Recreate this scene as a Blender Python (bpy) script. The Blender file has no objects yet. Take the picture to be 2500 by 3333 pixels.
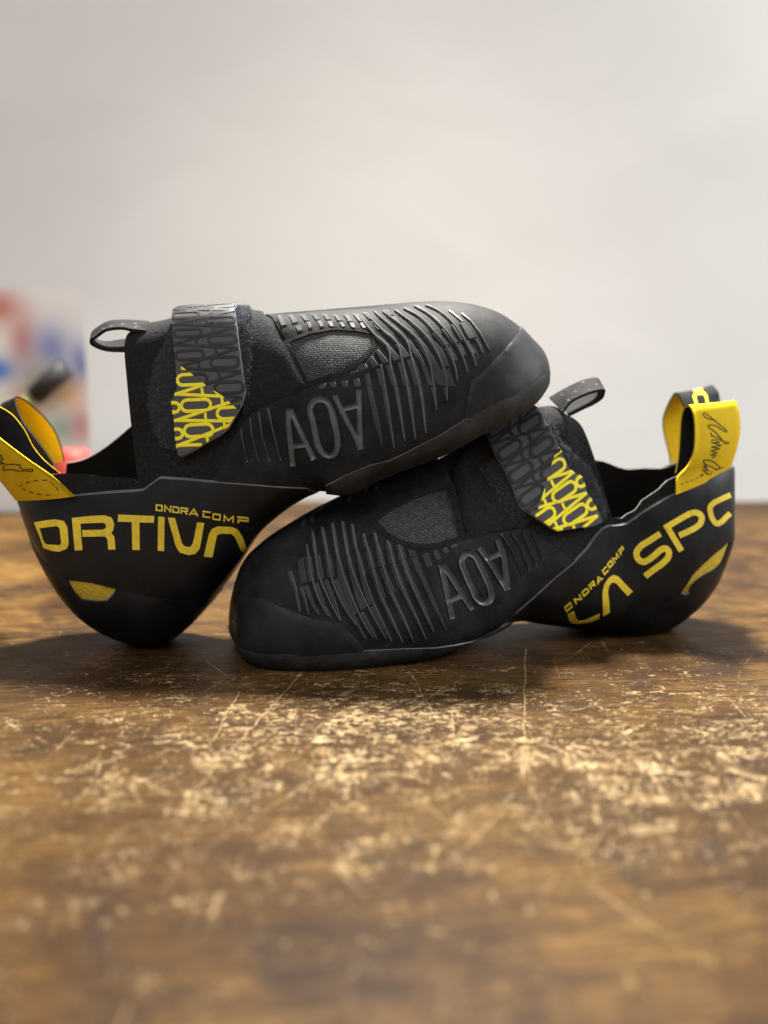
import bpy, math, random
import numpy as np
from mathutils import Vector, Matrix, noise
from mathutils.bvhtree import BVHTree
from mathutils.geometry import delaunay_2d_cdt

random.seed(7); rng = np.random.default_rng(7)
SC = bpy.context.scene
COL = SC.collection

# ------------------------------------------------------------------ camera
FPX = 3617.0                      # focal length in pixels of the 2500 x 3333 frame
PITCH = math.radians(8.2)
CAM_H = 0.144
cam_d = bpy.data.cameras.new('camera')
cam_d.sensor_fit = 'HORIZONTAL'
cam_d.sensor_width = 36.0
cam_d.lens = 36.0 * FPX / 2500.0
cam_d.clip_start = 0.01; cam_d.clip_end = 50
cam_d.dof.use_dof = True
cam_d.dof.focus_distance = 0.503
cam_d.dof.aperture_fstop = (cam_d.lens * 0.001) / 0.0086
cam = bpy.data.objects.new('camera', cam_d); COL.objects.link(cam)
cam.location = (0, 0, CAM_H)
cam.rotation_euler = (math.radians(90) - PITCH, 0, 0)
SC.camera = cam

# ------------------------------------------------------------------ light
w = bpy.data.worlds.new('World'); SC.world = w; w.use_nodes = True
bg = w.node_tree.nodes['Background']
bg.inputs[0].default_value = (1.0, 0.985, 0.96, 1); bg.inputs[1].default_value = 0.34

def area(name, loc, target, size, power, color, size_y=None):
    l = bpy.data.lights.new(name, 'AREA'); l.energy = power; l.color = color
    l.shape = 'RECTANGLE'; l.size = size; l.size_y = size_y or size
    o = bpy.data.objects.new(name, l); COL.objects.link(o); o.location = loc
    o.rotation_euler = (Vector(target) - Vector(loc)).to_track_quat('-Z', 'Y').to_euler()
    return o
key = area('ceiling_lamp', (0.08, 1.00, 1.22), (0.0, 0.40, 0.0), 0.17, 22.0, (1.0, 0.95, 0.87)); key.data.spread = math.radians(96)
area('wall_fill', (1.5, 0.55, 0.8), (0.15, 1.25, 0.15), 0.8, 20.0, (0.95, 0.97, 1.0))  # unseen lamp added at the right to brighten the wall
area('front_fill', (-0.35, -0.55, 1.35), (0.0, 0.52, 0.05), 0.9, 8.0, (1.0, 0.97, 0.93))  # fill added behind the camera to lift the shoe fronts and yellow print

SC.view_settings.view_transform = 'Standard'; SC.view_settings.look = 'None'
SC.view_settings.exposure = 0.28; SC.view_settings.gamma = 1.0
SC.render.engine = 'CYCLES'
SC.cycles.use_denoising = True
SC.cycles.max_bounces = 6

# ------------------------------------------------------------------ design-space helpers
cp, sp_ = math.cos(PITCH), math.sin(PITCH)
def ray(px, py):
    x = (px - 1250.0) / FPX; y = -(py - 1666.5) / FPX
    d = Vector((x, cp + y * sp_, -sp_ + y * cp))
    return d
CAM = Vector((0, 0, CAM_H))
def at(px, py, Y):
    d = ray(px, py); return CAM + d * (Y / d.y)
def Zm(ox, oy, sc):
    return lambda pts: [(ox + p[0] / sc, oy + p[1] / sc) for p in pts]
Z1 = Zm(1800, 1550, 2.765); Z2 = Zm(50, 1600, 2.07375); Z3 = Zm(850, 960, 3.318)
Z4 = Zm(1250, 960, 3.01636); Z5 = Zm(900, 1700, 3.318); Z6 = Zm(1250, 1650, 3.01636)
Z7 = Zm(2100, 1230, 4.1475); Z8 = Zm(700, 1230, 3.01636)
Y1 = Zm(0, 900, 2.765); Y2 = Zm(540, 960, 4.0218)
C1 = Zm(250, 900, 2.07375); C2 = Zm(850, 900, 1.659); C3 = Zm(0, 1200, 1.8433)
C4 = Zm(700, 1500, 1.659); C5 = Zm(1500, 1200, 3.01636); C6 = Zm(1800, 1200, 2.3284)
S0 = lambda pts: list(pts)

def hermite(xs, ys, xq):
    xs = np.asarray(xs, float); ys = np.asarray(ys, float); xq = np.asarray(xq, float)
    n = len(xs); m = np.zeros_like(ys)
    h = np.diff(xs); sh = (-1,) + (1,) * (ys.ndim - 1)
    d = np.diff(ys, axis=0) / h.reshape(sh)
    m[0] = d[0]; m[-1] = d[-1]
    for i in range(1, n - 1):
        m[i] = (d[i - 1] * h[i] + d[i] * h[i - 1]) / (h[i] + h[i - 1])
    k = np.clip(np.searchsorted(xs, xq, side='right') - 1, 0, n - 2)
    t = ((xq - xs[k]) / h[k]).reshape(sh); hk = h[k].reshape(sh)
    return ((2*t**3 - 3*t**2 + 1) * ys[k] + (t**3 - 2*t**2 + t) * hk * m[k]
            + (-2*t**3 + 3*t**2) * ys[k + 1] + (t**3 - t**2) * hk * m[k + 1])

def smooth(pts, n=8, closed=False):
    P = np.asarray(pts, float)
    if closed: P = np.vstack([P[-2:], P, P[:3]])
    c = np.concatenate([[0], np.cumsum(np.linalg.norm(np.diff(P, axis=0), axis=1) + 1e-9)])
    if closed:
        q = np.linspace(c[2], c[len(pts) + 2], n * len(pts) + 1)[:-1]
    else:
        q = np.linspace(0, c[-1], n * (len(pts) - 1) + 1)
    return [tuple(r) for r in hermite(c, P, q)]

def densify(pts, step, closed=True):
    out = []; n = len(pts)
    for i in range(n if closed else n - 1):
        a = np.array(pts[i], float); b = np.array(pts[(i + 1) % n], float)
        k = max(1, int(np.linalg.norm(b - a) / step))
        for j in range(k): out.append(tuple(a + (b - a) * j / k))
    if not closed: out.append(tuple(pts[-1]))
    return out

class Surf:
    """a smooth sheet P(s,t) with normals; s along the thing, t across or round it"""
    def __init__(self, P, periodic, flip=False, Ls=None, Lt=None):
        self.P = P; self.periodic = periodic
        ns, nt = P.shape[0] - 1, P.shape[1] - 1
        self.ns, self.nt = ns, nt
        ds = np.gradient(P, axis=0)
        if periodic:
            Q = np.concatenate([P[:, -2:-1], P, P[:, 1:2]], axis=1)
            dt = (Q[:, 2:] - Q[:, :-2]) / 2
        else:
            dt = np.gradient(P, axis=1)
        N = np.cross(ds, dt); L = np.linalg.norm(N, axis=2, keepdims=True)
        N = N / np.maximum(L, 1e-12)
        if flip: N = -N
        self.N = N; self.flip = flip
        self.Ls = Ls or float(np.linalg.norm(np.diff(P, axis=0), axis=2).sum(0).mean())
        self.Lt = Lt or float(np.linalg.norm(np.diff(P, axis=1), axis=2).sum(1).mean())
        self.bvh = None
    def offset(self, d):
        s = Surf.__new__(Surf); s.__dict__.update(self.__dict__)
        if callable(d):
            S, T = np.meshgrid(np.linspace(0, 1, self.ns + 1), np.linspace(0, 1, self.nt + 1), indexing='ij')
            d = d(S * self.Ls, T * self.Lt)[..., None]
        s.P = self.P + self.N * d; s.bvh = None
        return s
    def _build(self):
        ns, nt = self.ns, self.nt
        V = [tuple(v) for v in self.P.reshape(-1, 3)]
        F = []; w = nt + 1
        for i in range(ns):
            for j in range(nt):
                a = i * w + j
                F.append((a, a + w, a + w + 1)); F.append((a, a + w + 1, a + 1))
        self.bvh = BVHTree.FromPolygons(V, F)
    def _uv(self, loc, idx):
        q = idx // 2; i, j = divmod(q, self.nt)
        a, b, c = self.P[i, j], self.P[i + 1, j], self.P[i + 1, j + 1]
        if idx % 2: b, c = c, self.P[i, j + 1]
        p = np.array(loc)
        v0, v1, v2 = b - a, c - a, p - a
        d00, d01, d11, d20, d21 = v0 @ v0, v0 @ v1, v1 @ v1, v2 @ v0, v2 @ v1
        den = d00 * d11 - d01 * d01
        if abs(den) < 1e-20: x = y = 0
        else:
            x = (d11 * d20 - d01 * d21) / den; y = (d00 * d21 - d01 * d20) / den
        if idx % 2: fs, ft = x, x + y
        else: fs, ft = x + y, y
        return ((i + fs) / self.ns * self.Ls, (j + ft) / self.nt * self.Lt)
    def hit(self, px, py, last=False):
        if self.bvh is None: self._build()
        d = ray(px, py).normalized(); o = CAM.copy(); res = None
        for _ in range(8):
            loc, nor, idx, dist = self.bvh.ray_cast(o, d)
            if loc is None: break
            res = (loc, idx)
            if not last: break
            o = loc + d * 0.0008
        if res is None:
            best = None
            for k in np.linspace(0.40, 0.72, 25):
                p = CAM + d * float(k)
                loc, nor, idx, dist = self.bvh.find_nearest(p)
                if best is None or dist < best[0]: best = (dist, loc, idx)
            res = best[1:]
        return self._uv(*res)
    def inv(self, pts, step=14, closed=True, last=False):
        out = []
        for p in densify(pts, step, closed): out.append(self.hit(p[0], p[1], last))
        if self.periodic:       # unwrap round the seam
            for k in range(1, len(out)):
                while out[k][1] - out[k - 1][1] > self.Lt / 2: out[k] = (out[k][0], out[k][1] - self.Lt)
                while out[k][1] - out[k - 1][1] < -self.Lt / 2: out[k] = (out[k][0], out[k][1] + self.Lt)
            m = np.mean([o[1] for o in out])
            if m > 0.75 * self.Lt: out = [(a, b - self.Lt) for a, b in out]
        return out
    def ev(self, UV, grid):
        UV = np.asarray(UV, float)
        s = np.clip(UV[:, 0] / self.Ls, 0, 1) * self.ns
        t = UV[:, 1] / self.Lt
        t = (t % 1.0 if self.periodic else np.clip(t, 0, 1)) * self.nt
        i = np.minimum(s.astype(int), self.ns - 1); j = np.minimum(t.astype(int), self.nt - 1)
        fs = (s - i)[:, None]; ft = (t - j)[:, None]
        return ((1-fs)*(1-ft)*grid[i, j] + fs*(1-ft)*grid[i+1, j] + (1-fs)*ft*grid[i, j+1] + fs*ft*grid[i+1, j+1])

def inside(P, loop):
    x, y = P[:, 0], P[:, 1]; L = np.asarray(loop); res = np.zeros(len(P), bool)
    a = L; b = np.roll(L, -1, 0)
    for (x0, y0), (x1, y1) in zip(a, b):
        if y0 == y1: continue
        c = ((y0 > y) != (y1 > y))
        res ^= c & (x < (x1 - x0) * (y - y0) / (y1 - y0) + x0)
    return res

def cdt(loops, spacing, test, open_lines=()):
    """triangulate the plane so that every loop edge is kept; returns verts, tris kept by test(centroids)"""
    V = []; E = []
    for lp in loops:
        b = len(V); V += [tuple(p) for p in lp]
        E += [(b + k, b + (k + 1) % len(lp)) for k in range(len(lp))]
    for lp in open_lines:
        b = len(V); V += [tuple(p) for p in lp]
        E += [(b + k, b + k + 1) for k in range(len(lp) - 1)]
    A = np.array(V); lo, hi = A.min(0), A.max(0)
    if spacing:
        gx = np.arange(lo[0], hi[0], spacing); gy = np.arange(lo[1], hi[1], spacing * .87)
        G = np.array([(x + (k % 2) * spacing / 2, y) for k, y in enumerate(gy) for x in gx])
        if len(G):
            ok = test(G); G = G[ok]
        if len(G):
            keep = np.ones(len(G), bool)
            for c in range(0, len(A), 400):
                D = np.linalg.norm(G[:, None] - A[None, c:c + 400], axis=2).min(1); keep &= D > spacing * .45
            V += [tuple(g) for g in G[keep]]
    r = delaunay_2d_cdt([Vector(v) for v in V], E, [], 0, 1e-7)
    vs = np.array([tuple(v) for v in r[0]]); fs = np.array([f for f in r[2] if len(f) == 3])
    cen = vs[fs].mean(1)
    return vs, fs[test(cen)]

ROOT = {'loc': Vector((0, 0, 0)), 'obj': None}
def new_mesh(name, V, F, mat, parent=None, uv=None, fmat=None, smooth_faces=None, mats=None):
    me = bpy.data.meshes.new(name)
    off = np.array(ROOT['loc'])
    me.from_pydata([tuple(np.asarray(v) - off) for v in V], [], [tuple(int(i) for i in f) for f in F])
    for m in (mats or [mat]): me.materials.append(m)
    if uv is not None:
        ul = me.uv_layers.new(name='uv')
        li = np.zeros(len(me.loops), int); me.loops.foreach_get('vertex_index', li)
        ul.data.foreach_set('uv', np.asarray(uv, float)[li].ravel())
    if fmat is not None: me.polygons.foreach_set('material_index', np.asarray(fmat, np.int32))
    sm = np.ones(len(me.polygons), bool) if smooth_faces is None else np.asarray(smooth_faces, bool)
    me.polygons.foreach_set('use_smooth', sm)
    me.update(); me.validate()
    o = bpy.data.objects.new(name, me); COL.objects.link(o)
    if parent is not None: o.parent = parent
    return o

def solid(name, surf, vs, fs, hi, lo, mat, parent, wall=None, soft=0.2, flare=0.0):
    """a plate lying on surf: top at hi, walls down to lo"""
    used = np.unique(fs); remap = -np.ones(len(vs), int); remap[used] = np.arange(len(used))
    vs = vs[used]; fs = remap[fs]
    P = surf.ev(vs, surf.P); N = surf.ev(vs, surf.N); N /= np.maximum(np.linalg.norm(N, axis=1, keepdims=True), 1e-9)
    H = hi(vs[:, 0], vs[:, 1]) if callable(hi) else np.full(len(vs), hi)
    L = lo(vs[:, 0], vs[:, 1]) if callable(lo) else np.full(len(vs), lo)
    ed = {}
    for f in fs:
        for a, b in ((f[0], f[1]), (f[1], f[2]), (f[2], f[0])):
            k = (min(a, b), max(a, b)); ed[k] = None if k in ed else (a, b)
    bd = [e for e in ed.values() if e is not None]
    onb = np.zeros(len(vs), bool)
    for a, b in bd: onb[a] = onb[b] = True
    H2 = np.where(onb, H - soft * (H - L), H)
    top = P + N * H2[:, None]
    # orientation
    c = np.cross(top[fs[:, 1]] - top[fs[:, 0]], top[fs[:, 2]] - top[fs[:, 0]])
    flip = (c * N[fs[:, 0]]).sum() < 0
    F = [tuple(f[::-1]) if flip else tuple(f) for f in fs]; fm = [0] * len(F)
    V = list(top); n = len(V)
    foot = P
    if flare:
        on = np.zeros((len(vs), 2)); cen = {}
        for f in fs:
            for a, b in ((f[0], f[1]), (f[1], f[2]), (f[2], f[0])):
                k = (min(a, b), max(a, b))
                if ed[k] is not None:
                    d = vs[b] - vs[a]; nn = np.array([d[1], -d[0]]); nn /= np.linalg.norm(nn) + 1e-12
                    c3 = vs[f].mean(0)
                    if nn @ (c3 - vs[a]) > 0: nn = -nn
                    on[a] += nn; on[b] += nn
        on /= np.maximum(np.linalg.norm(on, axis=1, keepdims=True), 1e-9)
        q = vs + on * flare
        foot = surf.ev(q, surf.P); N = np.where(onb[:, None], surf.ev(q, surf.N), N)
    wa = {}; 
    for a, b in bd:
        for x in (a, b):
            if x not in wa:
                wa[x] = (len(V), len(V) + 1); V.append(top[x]); V.append(foot[x] + N[x] * L[x])
        ia, ib = wa[a], wa[b]
        q = (ia[0], ia[1], ib[1], ib[0])
        F.append(q[::-1] if flip else q); fm.append(1)
    uv = np.zeros((len(V), 2)); uv[:n] = vs
    for x, (i0, i1) in wa.items(): uv[i0] = vs[x]; uv[i1] = vs[x]
    return new_mesh(name, V, F, None, parent, uv=uv, fmat=fm, mats=[mat, wall or mat])

def plate(name, surf, loop, hi, lo, mat, parent, holes=(), spacing=.003, wall=None, soft=.2, flare=0.0):
    loops = [loop] + list(holes)
    def test(C):
        r = inside(C, loop)
        for h in holes: r &= ~inside(C, h)
        return r
    vs, fs = cdt(loops, spacing, test)
    return solid(name, surf, vs, fs, hi, lo, mat, parent, wall, soft, flare)

def inset(loop, d):
    """move a closed outline inwards by d"""
    L = np.array(loop); a = np.roll(L, 1, 0); b = np.roll(L, -1, 0)
    def nr(x):
        n_ = np.stack([-x[:, 1], x[:, 0]], 1); return n_ / np.maximum(np.linalg.norm(n_, axis=1, keepdims=True), 1e-9)
    m = nr(L - a) + nr(b - L); m /= np.maximum(np.linalg.norm(m, axis=1, keepdims=True), 1e-9)
    area_ = (L[:, 0] * b[:, 1] - b[:, 0] * L[:, 1]).sum()
    return [tuple(p) for p in L + m * d * (1 if area_ > 0 else -1)]

def stroke_outline(line, wdt, closed=False):
    """one mitred outline round a polyline (a slit ring when closed)"""
    L = np.array(line, float); n = len(L)
    if isinstance(wdt, (int, float)): wdt = (wdt, wdt)
    c = np.linspace(wdt[0], wdt[1], n) / 2
    if closed: c[:] = wdt[0] / 2
    def nrm(a, b):
        d = b - a; return np.array([-d[1], d[0]]) / (np.linalg.norm(d) + 1e-9)
    lf = []; rt = []
    for i in range(n):
        ns_ = []
        if closed or i > 0: ns_.append(nrm(L[i - 1], L[i]))
        if closed or i < n - 1: ns_.append(nrm(L[i], L[(i + 1) % n]))
        m = sum(ns_); m /= np.linalg.norm(m) + 1e-9; k = min(1 / max(m @ ns_[0], .35), 2.0)
        lf.append(tuple(L[i] + m * c[i] * k)); rt.append(tuple(L[i] - m * c[i] * k))
    if closed: return [lf + [lf[0]] + [rt[0]] + rt[:0:-1] + [rt[0]]]
    return [lf + rt[::-1]]

def stroke_polys(line, wdt, closed=False, round_ends=False):
    """quads along a polyline plus round joints, all convex; wdt may be a (start, end) pair"""
    n = len(line); segs = n if closed else n - 1; out = []
    if isinstance(wdt, (int, float)): wdt = (wdt, wdt)
    c = np.linspace(wdt[0], wdt[1], n)
    for i in range(segs):
        a = np.array(line[i], float); b = np.array(line[(i + 1) % n], float)
        d = b - a; L = np.linalg.norm(d)
        if L < 1e-9: continue
        nrm = np.array([-d[1], d[0]]) / L / 2
        wa, wb = c[i], c[(i + 1) % n] if not closed else c[i]
        out.append([tuple(a + nrm*wa), tuple(b + nrm*wb), tuple(b - nrm*wb), tuple(a - nrm*wa)])
    for i in range(n):
        if not closed and not round_ends and i in (0, n - 1): continue
        a = np.array(line[i], float); r = c[i] / 2
        if r < 1: continue
        out.append([(a[0] + r * math.cos(k * math.pi / 5), a[1] + r * math.sin(k * math.pi / 5)) for k in range(10)])
    return out

def union_test(polys):
    boxes = [(np.min(p, 0), np.max(p, 0)) for p in polys]
    def test(C):
        r = np.zeros(len(C), bool)
        for p, (lo, hi) in zip(polys, boxes):
            m = (~r) & (C[:, 0] >= lo[0]) & (C[:, 0] <= hi[0]) & (C[:, 1] >= lo[1]) & (C[:, 1] <= hi[1])
            if m.any():
                k = np.where(m)[0]; r[k] = inside(C[k], p)
        return r
    return test

def outline_of(vs, fs):
    """boundary loops of a triangle set"""
    ed = {}
    for f in fs:
        for a, b in ((f[0], f[1]), (f[1], f[2]), (f[2], f[0])):
            k = (min(a, b), max(a, b)); ed[k] = None if k in ed else (a, b)
    nxt = {}
    for e in ed.values():
        if e is not None: nxt.setdefault(e[0], []).append(e[1])
    loops = []
    while nxt:
        s = next(iter(nxt)); lp = [s]; cur = s
        while True:
            l = nxt.get(cur)
            if not l: break
            v = l.pop()
            if not l: del nxt[cur]
            if v == s: break
            lp.append(v); cur = v
        if len(lp) > 2: loops.append([tuple(vs[i]) for i in lp])
    return loops

def strokes_px(surf, lines, wdt, closed=(), step=10):
    polys = []
    for k, l in enumerate(lines):
        polys += stroke_outline(l, wdt, k in closed)
    return [surf.inv(p, step) for p in polys]

# ------------------------------------------------------------------ materials
def mat_new(name):
    m = bpy.data.materials.new(name); m.use_nodes = True
    nt = m.node_tree; b = nt.nodes['Principled BSDF']
    return m, nt, b
def N(nt, typ, **kw):
    n = nt.nodes.new(typ)
    for k, v in kw.items():
        if k.startswith('i_'):
            key = k[2:]; key = int(key) if key.isdigit() else key.replace('_', ' ')
            n.inputs[key].default_value = v
        else: setattr(n, k, v)
    return n
def ramp(nt, fac, stops):
    r = nt.nodes.new('ShaderNodeValToRGB'); el = r.color_ramp.elements
    while len(el) < len(stops): el.new(0.5)
    for e, (p, c) in zip(el, stops):
        e.position = p; e.color = c if len(c) == 4 else (*c, 1)
    nt.links.new(fac, r.inputs[0]); return r
def mapping(nt, src, scale, rot=(0, 0, 0), loc=(0, 0, 0)):
    m = nt.nodes.new('ShaderNodeMapping'); m.inputs['Scale'].default_value = scale
    m.inputs['Rotation'].default_value = rot; m.inputs['Location'].default_value = loc
    nt.links.new(src, m.inputs[0]); return m.outputs[0]
def noise_t(nt, vec, scale, detail=4, rough=.55, dist=0):
    n = nt.nodes.new('ShaderNodeTexNoise'); n.inputs['Scale'].default_value = scale
    n.inputs['Detail'].default_value = detail; n.inputs['Roughness'].default_value = rough
    n.inputs['Distortion'].default_value = dist
    nt.links.new(vec, n.inputs['Vector']); return n.outputs[0]
def mixc(nt, fac, a, b, mode='MIX'):
    m = nt.nodes.new('ShaderNodeMix'); m.data_type = 'RGBA'; m.blend_type = mode
    for sock, v in ((m.inputs[0], fac), (m.inputs[6], a), (m.inputs[7], b)):
        if isinstance(v, (int, float)): sock.default_value = v
        elif isinstance(v, tuple): sock.default_value = v if len(v) == 4 else (*v, 1)
        else: nt.links.new(v, sock)
    return m.outputs[2]
def math_n(nt, op, a, b=0.0, clamp=False):
    m = nt.nodes.new('ShaderNodeMath'); m.operation = op; m.use_clamp = clamp
    for sock, v in ((m.inputs[0], a), (m.inputs[1], b)):
        if isinstance(v, (int, float)): sock.default_value = v
        else: nt.links.new(v, sock)
    return m.outputs[0]
def bump(nt, b, height, strength, dist):
    n = nt.nodes.new('ShaderNodeBump'); n.inputs['Strength'].default_value = strength
    n.inputs['Distance'].default_value = dist
    nt.links.new(height, n.inputs['Height']); nt.links.new(n.outputs[0], b.inputs['Normal']); return n

def rubber(name, col, dust, rough, dust_amt=.5, bump_s=.25, grain=900, spec=.26):
    m, nt, b = mat_new(name)
    tc = nt.nodes.new('ShaderNodeTexCoord').outputs['Object']
    n1 = noise_t(nt, tc, 60, 6, .65); n2 = noise_t(nt, tc, grain, 3, .6)
    n3 = noise_t(nt, mapping(nt, tc, (40, 40, 260), (0.3, 0.5, 0.2)), 6, 4, .7)
    f = math_n(nt, 'MULTIPLY', ramp(nt, n1, [(.38, (0, 0, 0)), (.72, (1, 1, 1))]).outputs[0], dust_amt)
    f2 = math_n(nt, 'MULTIPLY', ramp(nt, n3, [(.57, (0, 0, 0)), (.70, (1, 1, 1))]).outputs[0], dust_amt * .9)
    f = math_n(nt, 'ADD', f, f2, True)
    nt.links.new(mixc(nt, f, col, dust), b.inputs['Base Color'])
    r = math_n(nt, 'ADD', math_n(nt, 'MULTIPLY', n1, .25), rough - .12)
    nt.links.new(r, b.inputs['Roughness'])
    h = math_n(nt, 'ADD', math_n(nt, 'MULTIPLY', n2, .5), math_n(nt, 'MULTIPLY', n1, .8))
    bump(nt, b, h, bump_s, .0006)
    b.inputs['Specular IOR Level'].default_value = spec
    return m

M = {}
M['rubber'] = rubber('worn_black_rubber', (.0075, .0085, .0100), (.038, .039, .041), .64, .55, .3, 900, .10)
M['rubber_smooth'] = rubber('smooth_black_rubber', (.0040, .0046, .0058), (.019, .021, .025), .40, .5, .14, 500, .30)
M['rubber_cap'] = rubber('toe_cap_rubber', (.0075, .008, .009), (.034, .035, .037), .48, .5, .2, 900, .22)
M['rubber_sole'] = rubber('sole_rubber', (.011, .011, .011), (.05, .049, .046), .6, .6, .4)
M['rubber_gloss'] = rubber('glossy_black_rubber', (.030, .030, .030), (.065, .064, .061), .60, .6, .15, 900, .12)
M['rubber_rough'] = rubber('matte_rib_rubber', (.022, .022, .023), (.055, .055, .057), .50, .6, .5, 1400)
M['rubber_engraved'] = rubber('engraved_rubber', (.055, .059, .065), (.13, .138, .15), .36, .75, .2, 900, .5)  # lightened grey paints the groove highlights into the colour
M['rubber_edge'] = rubber('scuffed_edge_glint', (.08, .083, .088), (.20, .20, .20), .5, .6, .4)  # pale grey holds scuffing plus seam highlights painted into the colour
M['strap'] = rubber('strap_rubber', (.085, .087, .094), (.115, .118, .126), .78, .4, .12, 900, .08)
M['rib_edge'] = rubber('worn_rib_glint', (.080, .082, .086), (.16, .16, .16), .7, .6, .3, 900, .08)  # light grey paints the bright glint of the rib edges over their wear
M['strap_edge'] = rubber('cut_strap_edge', (.16, .16, .16), (.30, .30, .30), .6, .6, .4)
M['strap_dark'] = rubber('strap_embossing', (.022, .023, .026), (.036, .037, .041), .5, .4, .1)

def cloth(name, col, col2, scale, rough=.95, sheen=.4, bs=.8, bd=.0012, shcol=(.5, .55, .6)):
    m, nt, b = mat_new(name)
    tc = nt.nodes.new('ShaderNodeTexCoord').outputs['Object']
    n1 = noise_t(nt, tc, scale, 5, .7); n2 = noise_t(nt, tc, scale * .12, 3, .5)
    nt.links.new(mixc(nt, ramp(nt, n1, [(.35, (0, 0, 0)), (.75, (1, 1, 1))]).outputs[0], col, col2), b.inputs['Base Color'])
    b.inputs['Roughness'].default_value = rough
    b.inputs['Sheen Weight'].default_value = sheen; b.inputs['Sheen Tint'].default_value = (*shcol, 1)
    b.inputs['Sheen Roughness'].default_value = .5
    b.inputs['Specular IOR Level'].default_value = .2
    bump(nt, b, math_n(nt, 'ADD', n1, math_n(nt, 'MULTIPLY', n2, .6)), bs, bd)
    return m
M['suede'] = cloth('black_suede', (.005, .005, .0055), (.026, .026, .027), 700, sheen=.06)
M['lining'] = cloth('black_lining', (.003, .0033, .004), (.006, .006, .007), 800, sheen=.0)
M['rim'] = cloth('cut_lining_edge', (.09, .09, .088), (.22, .22, .21), 1500, sheen=.1)
M['velcro'] = cloth('navy_black_loop_pile', (.005, .006, .010), (.022, .025, .038), 1300, sheen=.25, bs=1, bd=.003)
M['fuzz'] = cloth('loose_pile_thread', (.055, .06, .078), (.15, .16, .185), 600, sheen=.3, bs=.1)
M['fuzz_light'] = cloth('pale_frayed_thread', (.22, .22, .22), (.35, .35, .35), 600, sheen=.2, bs=.1)
M['insert'] = cloth('yellow_suede', (.50, .34, .02), (.72, .53, .06), 700, sheen=.2, shcol=(1, .9, .4))

def ribbon_mat(name, col, col2, ws):
    m, nt, b = mat_new(name)
    uv = nt.nodes.new('ShaderNodeTexCoord').outputs['UV']
    w1 = N(nt, 'ShaderNodeTexWave', wave_type='BANDS', bands_direction='DIAGONAL'); w1.inputs['Scale'].default_value = ws
    w1.inputs['Distortion'].default_value = 1.0; w1.inputs['Detail'].default_value = 1
    nt.links.new(uv, w1.inputs['Vector'])
    n1 = noise_t(nt, uv, 260, 5, .7)
    f = math_n(nt, 'MULTIPLY', w1.outputs['Fac'], n1)
    nt.links.new(mixc(nt, ramp(nt, f, [(.0, (0, 0, 0)), (.45, (1, 1, 1))]).outputs[0], col, col2), b.inputs['Base Color'])
    b.inputs['Roughness'].default_value = .7; b.inputs['Sheen Weight'].default_value = .0; b.inputs['Specular IOR Level'].default_value = .06
    bump(nt, b, math_n(nt, 'ADD', w1.outputs['Fac'], n1), .35, .0005)
    return m
M['yellow_ribbon'] = ribbon_mat('woven_yellow_ribbon', (.50, .33, .008), (.78, .55, .02), 1500)
M['black_ribbon'] = ribbon_mat('woven_black_ribbon', (.010, .010, .011), (.040, .041, .045), 1500)
M['webbing'] = ribbon_mat('grey_black_webbing', (.006, .006, .007), (.030, .030, .032), 260)

def paint(name, col, col2, rough, sc=400, bs=.1):
    m, nt, b = mat_new(name)
    tc = nt.nodes.new('ShaderNodeTexCoord').outputs['Object']
    n1 = noise_t(nt, tc, sc, 5, .7); n2 = noise_t(nt, tc, sc * .15, 4, .6)
    f = ramp(nt, math_n(nt, 'MULTIPLY', math_n(nt, 'ADD', n1, n2), .5), [(.40, (0, 0, 0)), (.62, (1, 1, 1))])
    nt.links.new(mixc(nt, f.outputs[0], col2, col), b.inputs['Base Color'])
    b.inputs['Roughness'].default_value = rough
    bump(nt, b, n1, bs, .0004)
    return m
M['letter'] = paint('yellow_heel_print', (.90, .70, .045), (.66, .48, .025), .5)
M['strap_print'] = paint('bright_yellow_print', (.97, .87, .02), (.90, .78, .015), .5)
M['ink'] = paint('black_embroidery', (.012, .011, .010), (.02, .018, .016), .8, 900)
M['thread'] = paint('pale_stitching', (.10, .10, .10), (.06, .06, .06), .8, 900)

def mesh_mat():
    m, nt, b = mat_new('grey_woven_mesh')
    uv = nt.nodes.new('ShaderNodeTexCoord').outputs['UV']
    jit = nt.nodes.new('ShaderNodeVectorMath'); jit.operation = 'ADD'
    nn = nt.nodes.new('ShaderNodeTexNoise'); nn.inputs['Scale'].default_value = 120
    nt.links.new(uv, nn.inputs['Vector'])
    sc = nt.nodes.new('ShaderNodeVectorMath'); sc.operation = 'SCALE'; sc.inputs['Scale'].default_value = .0012
    nt.links.new(nn.outputs['Color'], sc.inputs[0]); nt.links.new(uv, jit.inputs[0]); nt.links.new(sc.outputs[0], jit.inputs[1])
    br = N(nt, 'ShaderNodeTexBrick'); br.inputs['Scale'].default_value = 1.0
    br.inputs['Brick Width'].default_value = .0019; br.inputs['Row Height'].default_value = .0010
    br.inputs['Mortar Size'].default_value = .00022; br.inputs['Mortar Smooth'].default_value = .9
    br.inputs['Color1'].default_value = (.030, .032, .036, 1); br.inputs['Color2'].default_value = (.075, .078, .086, 1)
    br.inputs['Mortar'].default_value = (.006, .006, .008, 1)
    nt.links.new(jit.outputs[0], br.inputs['Vector'])
    nt.links.new(br.outputs['Color'], b.inputs['Base Color']); b.inputs['Roughness'].default_value = .8
    inv = math_n(nt, 'SUBTRACT', 1.0, br.outputs['Fac'])
    bump(nt, b, inv, .9, .0006)
    return m
M['mesh'] = mesh_mat()

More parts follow.
